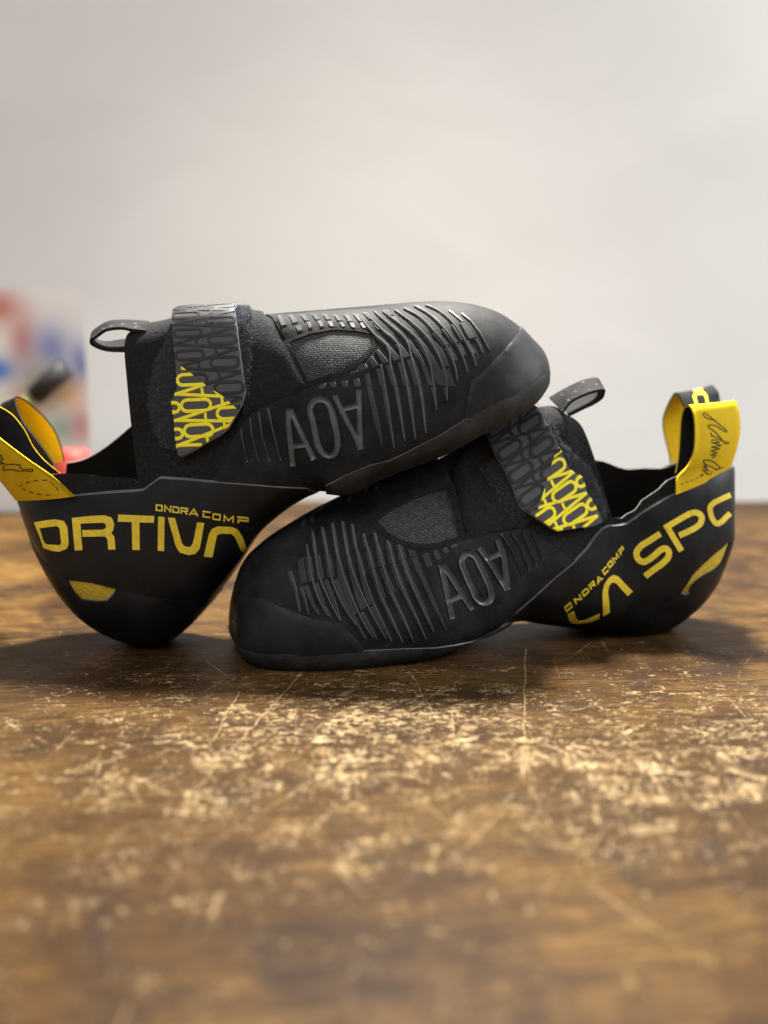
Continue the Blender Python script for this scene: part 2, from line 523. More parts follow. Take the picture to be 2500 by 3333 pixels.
# ------------------------------------------------------------------ setting: table and wall
def wood():
    m, nt, b = mat_new('worn_varnished_wood')
    tc = nt.nodes.new('ShaderNodeTexCoord').outputs['Object']
    rot = mapping(nt, tc, (1, 1, 1), (0, 0, math.radians(-7)))
    big = noise_t(nt, mapping(nt, tc, (10, 9, 1), loc=(3.1, 1.7, 0)), 1.0, 6, .68, .8)
    streak = noise_t(nt, mapping(nt, rot, (9, 90, 1)), 1.0, 5, .6, .3)
    fine = noise_t(nt, mapping(nt, rot, (45, 700, 1)), 1.0, 4, .65)
    pores = noise_t(nt, mapping(nt, rot, (110, 900, 1)), 1.0, 3, .7)
    sep0 = nt.nodes.new('ShaderNodeSeparateXYZ'); nt.links.new(tc, sep0.inputs[0])
    board = math_n(nt, 'MULTIPLY', math_n(nt, 'SUBTRACT', -.02, math_n(nt, 'ADD', sep0.outputs[0], math_n(nt, 'MULTIPLY', sep0.outputs[1], .25))), .9, True)   # the boards grow paler to the left
    a = math_n(nt, 'ADD', math_n(nt, 'MULTIPLY', big, .78), math_n(nt, 'ADD', math_n(nt, 'MULTIPLY', streak, .22), board))
    base = ramp(nt, a, [(.36, (.018, .009, .0035)), (.46, (.058, .029, .009)), (.55, (.140, .073, .019)), (.68, (.26, .145, .038))]).outputs[0]
    base = mixc(nt, ramp(nt, fine, [(.42, (.0, .0, .0)), (.66, (.75, .75, .75))]).outputs[0], base, (.055, .028, .013))
    base = mixc(nt, ramp(nt, pores, [(.55, (0, 0, 0)), (.68, (.7, .7, .7))]).outputs[0], base, (.02, .011, .006))
    stain = noise_t(nt, mapping(nt, tc, (24, 18, 1), loc=(7.3, 2.2, 0)), 1.0, 6, .7, .9)
    stm = ramp(nt, stain, [(.52, (0, 0, 0)), (.66, (.75, .75, .75))]).outputs[0]
    base = mixc(nt, stm, base, (.016, .011, .010))
    # wear: a broad patch of chipped varnish in the middle of the table
    wear = noise_t(nt, mapping(nt, tc, (6, 7, 1), loc=(1.2, 4.1, 0)), 1.0, 3, .5)
    sep = nt.nodes.new('ShaderNodeSeparateXYZ'); nt.links.new(tc, sep.inputs[0])
    gx = math_n(nt, 'POWER', math_n(nt, 'DIVIDE', math_n(nt, 'SUBTRACT', sep.outputs[0], .03), .20), 2)
    gy = math_n(nt, 'POWER', math_n(nt, 'DIVIDE', math_n(nt, 'SUBTRACT', sep.outputs[1], .385), .15), 2)
    g = math_n(nt, 'POWER', 2.718, math_n(nt, 'MULTIPLY', math_n(nt, 'ADD', gx, gy), -.7))
    wl = math_n(nt, 'ADD', math_n(nt, 'MULTIPLY', g, .225), math_n(nt, 'MULTIPLY', math_n(nt, 'SUBTRACT', wear, .5), .22))
    grime = math_n(nt, 'MULTIPLY', math_n(nt, 'POWER', g, 1.0), math_n(nt, 'ADD', .45, math_n(nt, 'MULTIPLY', wear, .6)), True)
    base = mixc(nt, grime, base, (.030, .016, .007))
    base = mixc(nt, ramp(nt, fine, [(.46, (0, 0, 0)), (.60, (.7, .7, .7))]).outputs[0], base, (.012, .0065, .003))
    def lin(*terms):
        out = None
        for n_, k_ in terms:
            t_ = math_n(nt, 'MULTIPLY', n_, k_); out = t_ if out is None else math_n(nt, 'ADD', out, t_)
        return out
    def cut(v, thr, width, amt=1.0):
        return ramp(nt, v, [(thr, (0, 0, 0)), (thr + width, (amt, amt, amt))]).outputs[0]
    flk = noise_t(nt, mapping(nt, rot, (200, 390, 1), loc=(1, 5, 0)), 1.0, 8, .80, .9)       # chips along the grain
    drg = noise_t(nt, mapping(nt, tc, (290, 58, 1), (0, 0, .12), (4, 2, 0)), 1.0, 7, .80, .9)  # drag marks across it
    pit = noise_t(nt, mapping(nt, tc, (420, 420, 1), (0, 0, .5), (2, 3, 0)), 1.0, 3, .7, .6)
    clu = noise_t(nt, mapping(nt, tc, (60, 62, 1), loc=(3, 8, 0)), 1.0, 4, .62, .8)
    back = ramp(nt, sep0.outputs[1], [(.36, (0, 0, 0)), (.47, (1, 1, 1))]).outputs[0]
    v1 = lin((flk, .62), (clu, .18), (wl, .55), (back, .02))
    v2 = lin((drg, .62), (clu, .18), (wl, .50), (back, -.05))
    v3 = lin((pit, .70), (clu, .24), (wl, .45))
    chips = math_n(nt, 'MAXIMUM', math_n(nt, 'MAXIMUM', cut(v1, .545, .016, .92), cut(v2, .535, .03, .8)), cut(v3, .630, .03, .75))
    # scratches: a few long thin streaks in several directions, broken up by the pitting
    for k, (ang, sx, sy, thr, loc) in enumerate([(88, 7, 460, .765, (1, 2, 0)), (62, 9, 520, .775, (4, 1, 0)), (118, 8, 500, .77, (2, 6, 0))]):
        r2 = mapping(nt, tc, (1, 1, 1), (0, 0, math.radians(-ang)))
        n = noise_t(nt, mapping(nt, r2, (sx, sy, 1), loc=loc), 1.0, 2, .5, .25)
        v = lin((n, 1.0), (pit, .16), (wl, .12))
        chips = math_n(nt, 'MAXIMUM', chips, cut(v, thr + .045, .04, .7))
    for (ax, ay), (bx_, by_), wd in [((.0695, .53), (.047, .36), .00026), ((-.036, .495), (-.064, .345), .00026), ((.012, .49), (.020, .43), .00026), ((-.062, .46), (-.064, .40), .00026), ((.028, .47), (.006, .425), .00026)]:
        L_ = math.hypot(bx_ - ax, by_ - ay); dx, dy = (bx_ - ax) / L_, (by_ - ay) / L_
        px_ = math_n(nt, 'ADD', math_n(nt, 'SUBTRACT', sep0.outputs[0], ax), math_n(nt, 'MULTIPLY', math_n(nt, 'SUBTRACT', clu, .5), .004)); py_ = math_n(nt, 'SUBTRACT', sep0.outputs[1], ay)
        t_ = lin((px_, dx), (py_, dy)); e_ = math_n(nt, 'ABSOLUTE', lin((px_, -dy), (py_, dx)))
        m_ = math_n(nt, 'MULTIPLY', math_n(nt, 'LESS_THAN', e_, math_n(nt, 'MULTIPLY', math_n(nt, 'SUBTRACT', pit, .28), wd * 4)), math_n(nt, 'MULTIPLY', math_n(nt, 'GREATER_THAN', t_, 0.0), math_n(nt, 'LESS_THAN', t_, L_)))
        chips = math_n(nt, 'MAXIMUM', chips, math_n(nt, 'MULTIPLY', m_, .6))
    lw = noise_t(nt, mapping(nt, rot, (60, 300, 1)), 1.0, 4, .6)
    light = ramp(nt, lw, [(.3, (.17, .105, .046)), (.55, (.34, .245, .13)), (.75, (.48, .375, .23))]).outputs[0]
    col = mixc(nt, chips, base, light)
    nt.links.new(col, b.inputs['Base Color'])
    r = math_n(nt, 'ADD', math_n(nt, 'MULTIPLY', chips, .32), math_n(nt, 'ADD', math_n(nt, 'MULTIPLY', stain, .2), .34))
    nt.links.new(r, b.inputs['Roughness']); b.inputs['Specular IOR Level'].default_value = .05
    h = math_n(nt, 'SUBTRACT', math_n(nt, 'MULTIPLY', fine, .35), math_n(nt, 'ADD', math_n(nt, 'MULTIPLY', chips, .6), math_n(nt, 'MULTIPLY', pores, .3)))
    bump(nt, b, h, .45, .0009)
    return m
M['wood'] = wood()
def plaster():
    m, nt, b = mat_new('painted_plaster')
    tc = nt.nodes.new('ShaderNodeTexCoord').outputs['Object']
    n1 = noise_t(nt, mapping(nt, tc, (1, 1, 1.6)), 4.5, 6, .62, .5); n2 = noise_t(nt, tc, 160, 4, .6)
    nt.links.new(mixc(nt, n1, (.62, .605, .575), (.78, .76, .73)), b.inputs['Base Color'])
    b.inputs['Roughness'].default_value = .85
    bump(nt, b, n2, .2, .002); return m
M['plaster'] = plaster()

def box(name, lo, hi, mat, parent=None, bev=0.0):
    x0, y0, z0 = lo; x1, y1, z1 = hi
    V = [(x0,y0,z0),(x1,y0,z0),(x1,y1,z0),(x0,y1,z0),(x0,y0,z1),(x1,y0,z1),(x1,y1,z1),(x0,y1,z1)]
    F = [(3,2,1,0),(4,5,6,7),(0,1,5,4),(1,2,6,5),(2,3,7,6),(3,0,4,7)]
    o = new_mesh(name, V, F, mat, parent, smooth_faces=[False]*6)
    if bev:
        mb = o.modifiers.new('bevel', 'BEVEL'); mb.width = bev; mb.segments = 3
    return o
t = box('table_top', (-.75, -.25, -.032), (.80, 1.076, 0.0), M['wood'], bev=.003); t['kind'] = 'structure'
t['label'] = 'worn scratched brown wooden table top'
wl_ = box('wall', (-2.2, 1.30, -1.0), (2.2, 1.38, 1.6), M['plaster']); wl_['kind'] = 'structure'
wl_['label'] = 'plain pale grey plaster wall behind the table'

# ------------------------------------------------------------------ shoe body
TM = {
 'fore':   [(1,0),(.985,.20),(.93,.42),(.82,.63),(.67,.80),(.50,.92),(.33,.99),(.17,1.0),(.05,.93),(0,.60),(0,0)],
 'mid':    [(1,0),(.985,.22),(.93,.42),(.83,.58),(.69,.71),(.54,.82),(.38,.90),(.22,.92),(.09,.80),(.01,.45),(0,0)],
 'instep': [(1,0),(.99,.25),(.95,.48),(.86,.62),(.72,.72),(.56,.80),(.40,.88),(.24,.92),(.10,.80),(.01,.45),(0,0)],
 'heel':   [(1,0),(1.0,.36),(.985,.60),(.93,.76),(.80,.85),(.62,.92),(.42,.97),(.24,.92),(.09,.70),(.01,.34),(0,0)],
}
for k in TM: TM[k] = np.array(TM[k], float)

def body_surf(stations, p0, p1, seed, NS=260, NT=200, amp=.0007):
    """stations: (T, B, half width, template). p0,p1: two points (X,Y) of the sagittal plane"""
    p0 = Vector((*p0, 0)); p1 = Vector((*p1, 0)); d = (p1 - p0).normalized()
    n = Vector((d.y, -d.x, 0)); n = n if n.y < 0 else -n
    def onplane(px, py, shift):
        r = ray(px, py); k = ((p0 + n * shift) - CAM).dot(n) / r.dot(n); return CAM + r * k
    T = []; B = []; W = []; TP = []
    for (t, b, wd, tm) in stations:
        T.append(np.array(onplane(*t, 0)))
        kb = .7 * wd
        B.append(np.array(onplane(*b, kb) - n * kb)); W.append(wd)
        if isinstance(tm, str): TP.append(TM[tm])
        else: TP.append(TM[tm[0]] * (1 - tm[2]) + TM[tm[1]] * tm[2])
    T = np.array(T); B = np.array(B); W = np.array(W); TP = np.array(TP)
    mid = (T + B) / 2 * .5 + (.5 * B)
    mid = (T * .45 + B * .55)
    c = np.concatenate([[0], np.cumsum(np.linalg.norm(np.diff(mid, axis=0), axis=1) + .004)]); 
    q = np.linspace(0, c[-1], NS + 1)
    Tq = hermite(c, T, q); Bq = hermite(c, B, q); Wq = hermite(c, W, q); Wq = np.maximum(Wq, .0004)
    TPq = hermite(c, TP.reshape(len(W), -1), q).reshape(NS + 1, 11, 2)
    tk = np.arange(11) * .05
    tq = np.linspace(0, 1, NT + 1)
    P = np.zeros((NS + 1, NT + 1, 3)); nn = np.array(n)
    tk2 = np.arange(-3, 24) * .05
    for i in range(NS + 1):
        ctl = TPq[i]; far = ctl[::-1][1:] * np.array([1, -1]); full = np.vstack([ctl, far])   # t 0..1, 21 points
        ext = np.vstack([full[-4:-1], full, full[1:4]])
        ab = hermite(tk2, ext, tq)
        P[i] = Bq[i] + (Tq[i] - Bq[i]) * ab[:, :1] + nn * (Wq[i] * ab[:, 1:])
    S = Surf(P, True)
    cen = P.mean(1, keepdims=True)
    if ((P - cen) * S.N).sum() < 0: S = Surf(P, True, flip=True)
    D = np.zeros(P.shape[:2])
    for i in range(NS + 1):
        for j in range(NT):
            p = Vector(P[i, j]) * 30 + Vector((seed, 0, 0))
            D[i, j] = noise.noise(p) + .5 * noise.noise(p * 2.1) + .22 * noise.noise(p * 5.3)
        D[i, NT] = D[i, 0]
    P2 = P + S.N * (D * amp)[..., None]
    S = Surf(P2, True, flip=S.flip)
    S.sc = c / c[-1]; S.n = nn
    return S

def mirror_loop(S, near, to_end):
    """near: (u,v) points from top to bottom on the near side; make the whole wrap round the bottom to the far side"""
    far = [(a, S.Lt - b) for a, b in near][::-1]
    return list(near) + far

def thing(name, loc, label, cat, group=None):
    o = bpy.data.objects.new(name, None); COL.objects.link(o); o.location = loc; o.empty_display_size = .02
    o['label'] = label; o['category'] = cat
    if group: o['group'] = group
    ROOT['loc'] = Vector(loc); ROOT['obj'] = o
    return o

def fuzz(name, S, loop, off, count, length, width, mat, parent, curl=1.0):
    L = np.array(loop); lo, hi = L.min(0), L.max(0); pts = []
    while len(pts) < count:
        c = rng.uniform(lo, hi, (count, 2)); c = c[inside(c, loop)]
        pts += list(c)
        if len(c) == 0: break
    pts = np.array(pts[:count])
    P = S.ev(pts, S.P); NN = S.ev(pts, S.N)
    V = []; F = []
    for p, n in zip(P, NN):
        n = n / np.linalg.norm(n)
        d = rng.normal(size=3); d -= n * (d @ n); d /= np.linalg.norm(d) + 1e-9
        e = np.cross(n, d); ln = length * rng.uniform(.5, 1.3); base = p + n * off
        pts_ = []
        ph = rng.uniform(0, 6.28)
        for k in range(5):
            a = k / 4
            pts_.append(base + n * ln * (.75 * math.sin(a * 2.4)) + d * ln * a * .8 * curl + e * ln * .35 * math.sin(a * 4 + ph) * a)
        sd = rng.normal(size=3); sd /= np.linalg.norm(sd)
        b = len(V)
        for k, q in enumerate(pts_):
            wv = width * (1 - .5 * k / 4); V.append(q - sd * wv / 2); V.append(q + sd * wv / 2)
        for k in range(4): F.append((b + 2*k, b + 2*k + 1, b + 2*k + 3, b + 2*k + 2))
    o = new_mesh(name, V, F, mat, parent); o['kind'] = 'stuff'
    return o

def edge_fray(name, S, line_uv, off, count, length, mat, parent, width=.00012):
    """short threads along an edge"""
    L = np.array(line_uv); V = []; F = []
    for _ in range(count):
        k = rng.integers(0, len(L) - 1); a = rng.random(); q = (L[k] * (1 - a) + L[k + 1] * a)[None]
        p = S.ev(q, S.P)[0]; n = S.ev(q, S.N)[0]; n /= np.linalg.norm(n)
        d = rng.normal(size=3) * .8 + n * .7; d /= np.linalg.norm(d); ln = length * rng.uniform(.3, 1.3)
        sd = np.cross(d, rng.normal(size=3)); sd /= np.linalg.norm(sd); bend = rng.normal(size=3) * ln * .3
        b = len(V); p = p + n * off
        for j in range(4):
            u = j / 3; c = p + d * ln * u + bend * u * u; V.append(c - sd * width / 2); V.append(c + sd * width / 2)
        for j in range(3): F.append((b + 2*j, b + 2*j + 1, b + 2*j + 3, b + 2*j + 2))
    o = new_mesh(name, V, F, mat, parent); o['kind'] = 'stuff'; return o

def ribbon_surf(eA, eB, n=90, m=10, bow=0.0, dA=0.0, dB=0.0):
    eA = [(x, y, d + dA) for x, y, d in eA]; eB = [(x, y, d + dB) for x, y, d in eB]
    A = np.array([tuple(at(*p)) for p in eA]); B = np.array([tuple(at(*p)) for p in eB])
    def res(Q):
        c = np.concatenate([[0], np.cumsum(np.linalg.norm(np.diff(Q, axis=0), axis=1))])
        return hermite(np.linspace(0, 1, len(Q)), Q, np.linspace(0, 1, n + 1))
    A = res(A); B = res(B)
    P = np.zeros((n + 1, m + 1, 3))
    for j in range(m + 1):
        f = j / m; P[:, j] = A * (1 - f) + B * f; P[:, j, 1] -= bow * 4 * f * (1 - f)
    return Surf(P, False)

def ribbon(name, S, sign, mo, mi, parent, th=.0009, edge_mat=None, inner_name='inner_face'):
    """closed ribbon of two woven faces; sign picks which side is outside"""
    u = np.linspace(0, S.Ls, S.ns + 1); v = np.linspace(0, S.Lt, S.nt + 1)
    U, Vv = np.meshgrid(u, v, indexing='ij'); uv = np.stack([U.ravel(), Vv.ravel()], 1)
    Pf = S.P.reshape(-1, 3); Nf = S.N.reshape(-1, 3) * sign
    w = S.nt + 1
    quads = [(i*w + j, (i+1)*w + j, (i+1)*w + j + 1, i*w + j + 1) for i in range(S.ns) for j in range(S.nt)]
    out = Pf + Nf * th / 2; inn = Pf - Nf * th / 2
    rim = [i*w for i in range(S.ns + 1)]; rim2 = [i*w + S.nt for i in range(S.ns + 1)]
    k = len(out); V = list(out) + list(inn); F = list(quads); fm = [0] * len(F)
    for r in (rim, rim2):
        for a, b in zip(r[:-1], r[1:]): F.append((a, b, b + k, a + k)); fm.append(1)
    o = new_mesh(name, V, F, None, parent, uv=np.vstack([uv, uv]), fmat=fm, mats=[mo, edge_mat or mo])
    new_mesh(inner_name, list(inn - Nf * .00002), quads, mi, o, uv=uv)
    return o

# letter strokes in a unit box: x right, y down
GL = {
 'O': ([[(.12,.12),(.88,.12),(.88,.88),(.12,.88)]], (0,)),
 'N': ([[(.1,1),(.1,.08),(.9,.92),(.9,0)]], ()),
 'D': ([[(0,.12),(.7,.12),(.9,.32),(.9,.88),(.1,.88),(.1,.42)]], ()),
 'R': ([[(.0,.12),(.88,.12),(.88,.55),(.1,.55)],[(.12,.35),(.12,1)],[(.5,.55),(.9,1)]], ()),
 'A': ([[(.0,1),(.5,.05),(1,1)],[(.28,.72),(.72,.72)]], ()),
 'C': ([[(0,.12),(1,.12)],[(.12,.35),(.12,.88),(1,.88)]], ()),
 'M': ([[(.05,1),(.05,.1),(.5,.75),(.95,.1),(.95,1)]], ()),
 'P': ([[(0,.12),(.92,.12),(.92,.55),(.12,.55),(.12,1)]], ()),
}
def small_text(S, items, conv, wdt, hi, lo, mat, parent, name='printed_letter'):
    for ch, o, ux, uy in items:
        lines, closed = GL[ch]
        px = [conv([(o[0] + x*ux[0] + y*uy[0], o[1] + x*ux[1] + y*uy[1]) for x, y in l]) for l in lines]
        polys = strokes_px(S, px, wdt, closed, 6)
        vs, fs = cdt(polys, 0, union_test(polys))
        solid(name, S, vs, fs, hi, lo, mat, parent, soft=.1)

def letter_poly(S, loop, hi, lo, mat, parent, hole=None, name='printed_letter'):
    plate(name, S, S.inv(loop, 8), hi, lo, mat, parent, [S.inv(hole, 8)] if hole else [], .003, soft=.1)
def letter_stroke(S, lines, wdt, hi, lo, mat, parent, closed=(), name='printed_letter', spacing=0):
    polys = strokes_px(S, lines, wdt, closed, 8)
    vs, fs = cdt(polys, spacing, union_test(polys))
    return solid(name, S, vs, fs, hi, lo, mat, parent, soft=.1)

def engraved_loops(S, glyphs):
    """outlines of engraved strokes: list of (vs, fs, loops)"""
    out = []
    for lines, wdt, closed in glyphs:
        polys = strokes_px(S, lines, wdt, closed, 10)
        vs, fs = cdt(polys, 0, union_test(polys)); out.append((vs, fs, outline_of(vs, fs)))
    return out

def rubber_panel(name, S, loop, glyphs, holes, hi, lo, mat, wall, parent, spacing=.0035, flare=0.0):
    """a rubber sheet with engraved strokes and cut-outs"""
    polys = [p for g in glyphs for p in g]
    ut = union_test(polys) if polys else None
    def test(C):
        r = inside(C, loop)
        for h in holes: r &= ~inside(C, h)
        if ut is not None: r &= ~ut(C)
        return r
    vs, fs = cdt([loop] + list(holes) + polys, spacing, test)
    return solid(name, S, vs, fs, hi, lo, mat, parent, wall, soft=.25, flare=flare)

def groove(name, S, wide, narrow, hi, lo, mat, parent):
    """a channel with sloping sides: the outer outline at hi, the narrow floor at lo"""
    vs, fs = cdt(wide + narrow, 0, union_test(wide))
    used = np.unique(fs); rm = -np.ones(len(vs), int); rm[used] = np.arange(len(used)); vs = vs[used]; fs = rm[fs]
    ed = {}
    for f in fs:
        for a, b in ((f[0], f[1]), (f[1], f[2]), (f[2], f[0])):
            k = (min(a, b), max(a, b)); ed[k] = k not in ed
    onb = np.zeros(len(vs), bool)
    for (a, b), one in ed.items():
        if one: onb[a] = onb[b] = True
    P = S.ev(vs, S.P); NN = S.ev(vs, S.N)
    V = P + NN * np.where(onb, hi, lo)[:, None]
    c = np.cross(V[fs[:, 1]] - V[fs[:, 0]], V[fs[:, 2]] - V[fs[:, 0]])
    if (c * NN[fs[:, 0]]).sum() < 0: fs = fs[:, ::-1]
    return new_mesh(name, V, fs, mat, parent, uv=vs)

def strap_build(S, outline, glyph_lines, diag_test, parent, hi, lo, th=.0003):
    """strap plate with raised letters; every letter its own object"""
    gl = []
    for lines, wdt, closed in glyph_lines:
        gl.append(strokes_px(S, lines, wdt, closed, 10))
    allp = [p for g in gl for p in g]
    ot = lambda C: inside(C, outline)
    dl = diag_test
    vs, fs = cdt([outline] + allp, .004, ot, [dl])
    cen = vs[fs].mean(1); own = -np.ones(len(fs), int)
    for k, g in enumerate(gl):
        m = (own < 0)
        if m.any():
            idx = np.where(m)[0]; own[idx[union_test(g)(cen[idx])]] = k
    D = np.array(dl)
    o = solid('strap', S, vs, fs, hi, lo, M['strap'], parent, M['strap_edge'], soft=.15, flare=.0004)
    h2 = lambda u, v: (hi(u, v) if callable(hi) else hi) + th + 0*u
    h1 = lambda u, v: (hi(u, v) if callable(hi) else hi) - .0003 + 0*u
    # yellow side of the dividing line: polygon closed far away on the printed side
    for k in range(len(gl)):
        sel = np.where(own == k)[0]
        if len(sel) == 0: continue
        y = inside(cen[sel], STRAP_YELLOW['poly'])
        for part, mt in ((sel[y], M['strap_print']), (sel[~y], M['strap_dark'])):
            if len(part): solid('raised_letter', S, vs, fs[part], h2, h1, mt, o, soft=.1, flare=.0003)
    return o
STRAP_YELLOW = {}

# ------------------------------------------------------------------ shared shoe assembly
def build_shoe(D):
    S = body_surf(D['stations'], *D['plane'], D['seed'])
    base = Vector(D['base']); root = thing('climbing_shoe', base, D['label'], 'climbing shoe', 'pair of climbing shoes')
    R1 = S.offset(.0012)
    # --- upper: suede shell, open at the collar
    sc = S.sc[D['collar']] * S.Ls
    near = S.inv(D['near_rim'], 18, False)
    far = S.inv(D['far_rim'], 18, False, last=True)
    far = [(u, v % S.Lt) for u, v in far]
    near = [(max(u, sc), v) for u, v in near]; far = [(max(u, sc), v) for u, v in far]
    # order both from the tongue to the heel
    near.sort(); far.sort()
    near = [(sc, near[0][1])] + near + [(S.Ls, near[-1][1])]
    far = [(sc, far[0][1])] + far + [(S.Ls, far[-1][1])]
    def clean(l):
        o = [l[0]]
        for p in l[1:]:
            if p[0] - o[-1][0] > .0008: o.append(p)
        o[-1] = l[-1]; return o
    near, far = clean(near), clean(far)
    def relax(l, it=6):
        q = np.array(l)
        for _ in range(it): q[2:-1, 1] = .25*q[1:-2, 1] + .5*q[2:-1, 1] + .25*q[3:, 1]
        return [tuple(x) for x in q]
    near, far = relax(near, 4), relax(far, 2)
    loop = densify([(0, 0), (sc, 0)], .004, False) + near + far[::-1] + densify([(sc, S.Lt), (0, S.Lt)], .004, False)
    loop = densify(loop, .004)
    vs, fs = cdt([loop], .0035, lambda C: inside(C, loop))
    up = solid('upper', S, vs, fs, 0.0, -.0016, M['suede'], root, M['rim'], soft=0)
    # inner lining face
    P = S.ev(vs, S.P) - S.ev(vs, S.N) * .0016
    new_mesh('lining', P, fs, M['lining'], up)

    # --- toe rubber with window and engraved letters
    tb = R1.inv(D['toe_edge'], 14, False)
    tb = [(tb[0][0], 0.0)] + [p for p in tb if 0.0 < p[1] < S.Lt * .49]
    tb.append((tb[-1][0], S.Lt * .5))
    full = mirror_loop(S, tb, False)
    loop = [(0, 0)] + densify(full, .004, False) + [(0, S.Lt)]
    win = R1.inv(D['window'], 10)
    gl = []
    for lines, wdt, closed in D['engraved']:
        gl.append(strokes_px(R1, lines, wdt, closed, 10))
    tr = rubber_panel('toe_rubber', S, loop, gl, [win], .0013, -.0006, M['rubber'], M['rubber_edge'], root)
    for k, (lines, wdt, closed) in enumerate(D['engraved']):
        w2 = tuple(x * .42 for x in wdt) if isinstance(wdt, tuple) else wdt * .42
        nar = strokes_px(R1, lines, w2, closed, 10)
        groove('engraved_letter' if k < 3 else 'engraved_line', S, gl[k], nar, .00125, .0001 if k < 3 else .0005, M['rubber_engraved'], tr)
    # window: mesh fabric and its raised bead
    wi = S.inv(D['window'], 10)
    plate('mesh_window', S, [(a, b) for a, b in wi], .0004, -.0004, M['mesh'], root, spacing=.003)
    c = np.mean(wi, 0)
    out_l = [tuple(c + (np.array(p) - c) * 1.05) for p in win]; in_l = [tuple(c + (np.array(p) - c) * .90) for p in win]
    plate('window_binding', S, out_l, .0019, 0.0, M['suede'], root, [in_l], 0, M['suede'], soft=.35)
    # --- vamp band in front of the strap
    vb = R1.inv(D['vamp'], 14)
    plate('vamp_band', S, vb, .0021, -.0004, M['suede'], root, wall=M['suede'], soft=.35)
    # --- ribs
    def ribs(quads, hi, mat, ins_):
        for q in quads:
            l = inset(R1.inv(q, 10), ins_); plate('rib', S, l, hi, .0009, mat, tr, spacing=0, wall=M['rib_edge'], soft=.12, flare=.00045)
    ribs(D['plates'], .0020, M['rubber_gloss'], .00042)
    ribs(D['blades'], .00175, M['rubber_rough'], .00012)
    for l, wd in D['lines']:
        polys = strokes_px(R1, [l], wd, (), 10)
        vs, fs = cdt(polys, 0, union_test(polys)); solid('rib', S, vs, fs, .0019, .0009, M['rubber_rough'], tr, M['rib_edge'], soft=.1, flare=.00045)
    for l in D['ridges']:                                   # long ridges running over the whole forefoot
        polys = strokes_px(R1, [smooth(l, 4)], (4.4, 2.0), (), 10)
        vs, fs = cdt(polys, 0, union_test(polys)); solid('rib', S, vs, fs, .0022, .0010, M['rib_edge'], tr, M['rib_edge'], soft=.1, flare=.00035)
    for l in D.get('ridge_px', []):
        polys = strokes_px(R1, [l], 10, (), 10)
        vs, fs = cdt(polys, 0, union_test(polys)); solid('rib', S, vs, fs, .0016, .0009, M['rubber_gloss'], tr, M['rubber_edge'], soft=.1)
    for (s0, s1, t0, t1) in D.get('ridge', []):
        l = densify([(s0*S.Ls, t0*S.Lt), (s1*S.Ls, t0*S.Lt), (s1*S.Ls, t1*S.Lt), (s0*S.Ls, t1*S.Lt)], .004)
        plate('rib', S, l, .0026, .0009, M['rubber_gloss'], tr, spacing=0, soft=.15)
    # --- toe cap and sole
    so = R1.inv(D['sole_line'], 14, False); so.sort()
    so = [(u, v) for u, v in so if v < S.Lt * .5]
    so = [(0, so[0][1])] + so
    u1 = so[-1][0]
    near_s = so + [(u1 + .002, S.Lt * .5)]
    loop = densify(near_s, .004, False); far_s = [(u, S.Lt - v) for u, v in loop][::-1]
    plate('sole', S, loop + far_s[1:], lambda u, v: .0014 + .0013 * np.clip(u / .03, 0, 1), .0002, M['rubber_sole'], root, spacing=.004, wall=M['rubber_edge'], soft=.3, flare=.0005)
    tcp = R1.inv(D['cap_line'], 14, False)
    tcp = [(tcp[0][0], 0.0)] + [p for p in tcp if 0 < p[1] < S.Lt * .5]
    tcp.append((tcp[-1][0], S.Lt * .5))
    full = mirror_loop(S, tcp, False); loop = [(0, 0)] + densify(full, .004, False) + [(0, S.Lt)]
    plate('toe_cap', S, loop, lambda u, v: .0013 + .0008 * np.clip(u / .03, 0, 1), .0006, M['rubber_cap'], root, wall=M['rubber_cap'], soft=.35, flare=.0004)
    # --- heel: rand above, sole cup below, yellow suede showing in the gap
    hn = R1.inv(D['heel_top'], 14, False)                       # from the heel forward, then down the front seam
    hn = [(min(u, S.Ls), v) for u, v in hn]
    hn = [(S.Ls, hn[0][1])] + hn
    hl = R1.inv(D['heel_low'], 12, False)                        # lower edge of the rand, heel to arch
    hl2 = R1.inv(D['cup_top'], 12, False)                        # upper edge of the heel cup
    hl = [(S.Ls, hl[0][1])] + hl; hl2 = [(S.Ls, hl2[0][1])] + hl2
    # upper rand near + far halves joined round the front bottom
    fr = (hn[-1][0], S.Lt * .5)
    nearh = hn + [fr]
    loop = densify(mirror_loop(S, nearh, True), .004, False)
    hole = S.inv(D['insert'], 8)
    hf = [(u, S.Lt - v) for u, v in hole]
    rand = rubber_panel('heel_rand', S, loop, [], [hole, hf], .0018, .0004, M['rubber_smooth'], M['rubber_edge'], root, flare=.0006)
    cupn = densify(hl2 + [(hl2[-1][0], S.Lt * .5)], .004, False)
    cupl = cupn + [(u, S.Lt - v) for u, v in cupn][::-1]
    ins = S.inv(D['insert'], 8)
    plate('heel_cup', S, cupl, .0027, .0012, M['rubber_smooth'], root, wall=M['rubber_smooth'], soft=.45)
    cc = np.mean(ins, 0); insb = [tuple(cc + (np.array(p) - cc) * 1.15) for p in ins]
    plate('heel_insert', S, insb, .0007, -.0004, M['insert'], root, spacing=.002)
    H = S.offset(.0018)
    D['letters'](H, rand)
    # --- strap and its pile
    SS = S.offset(D['strap_off'])
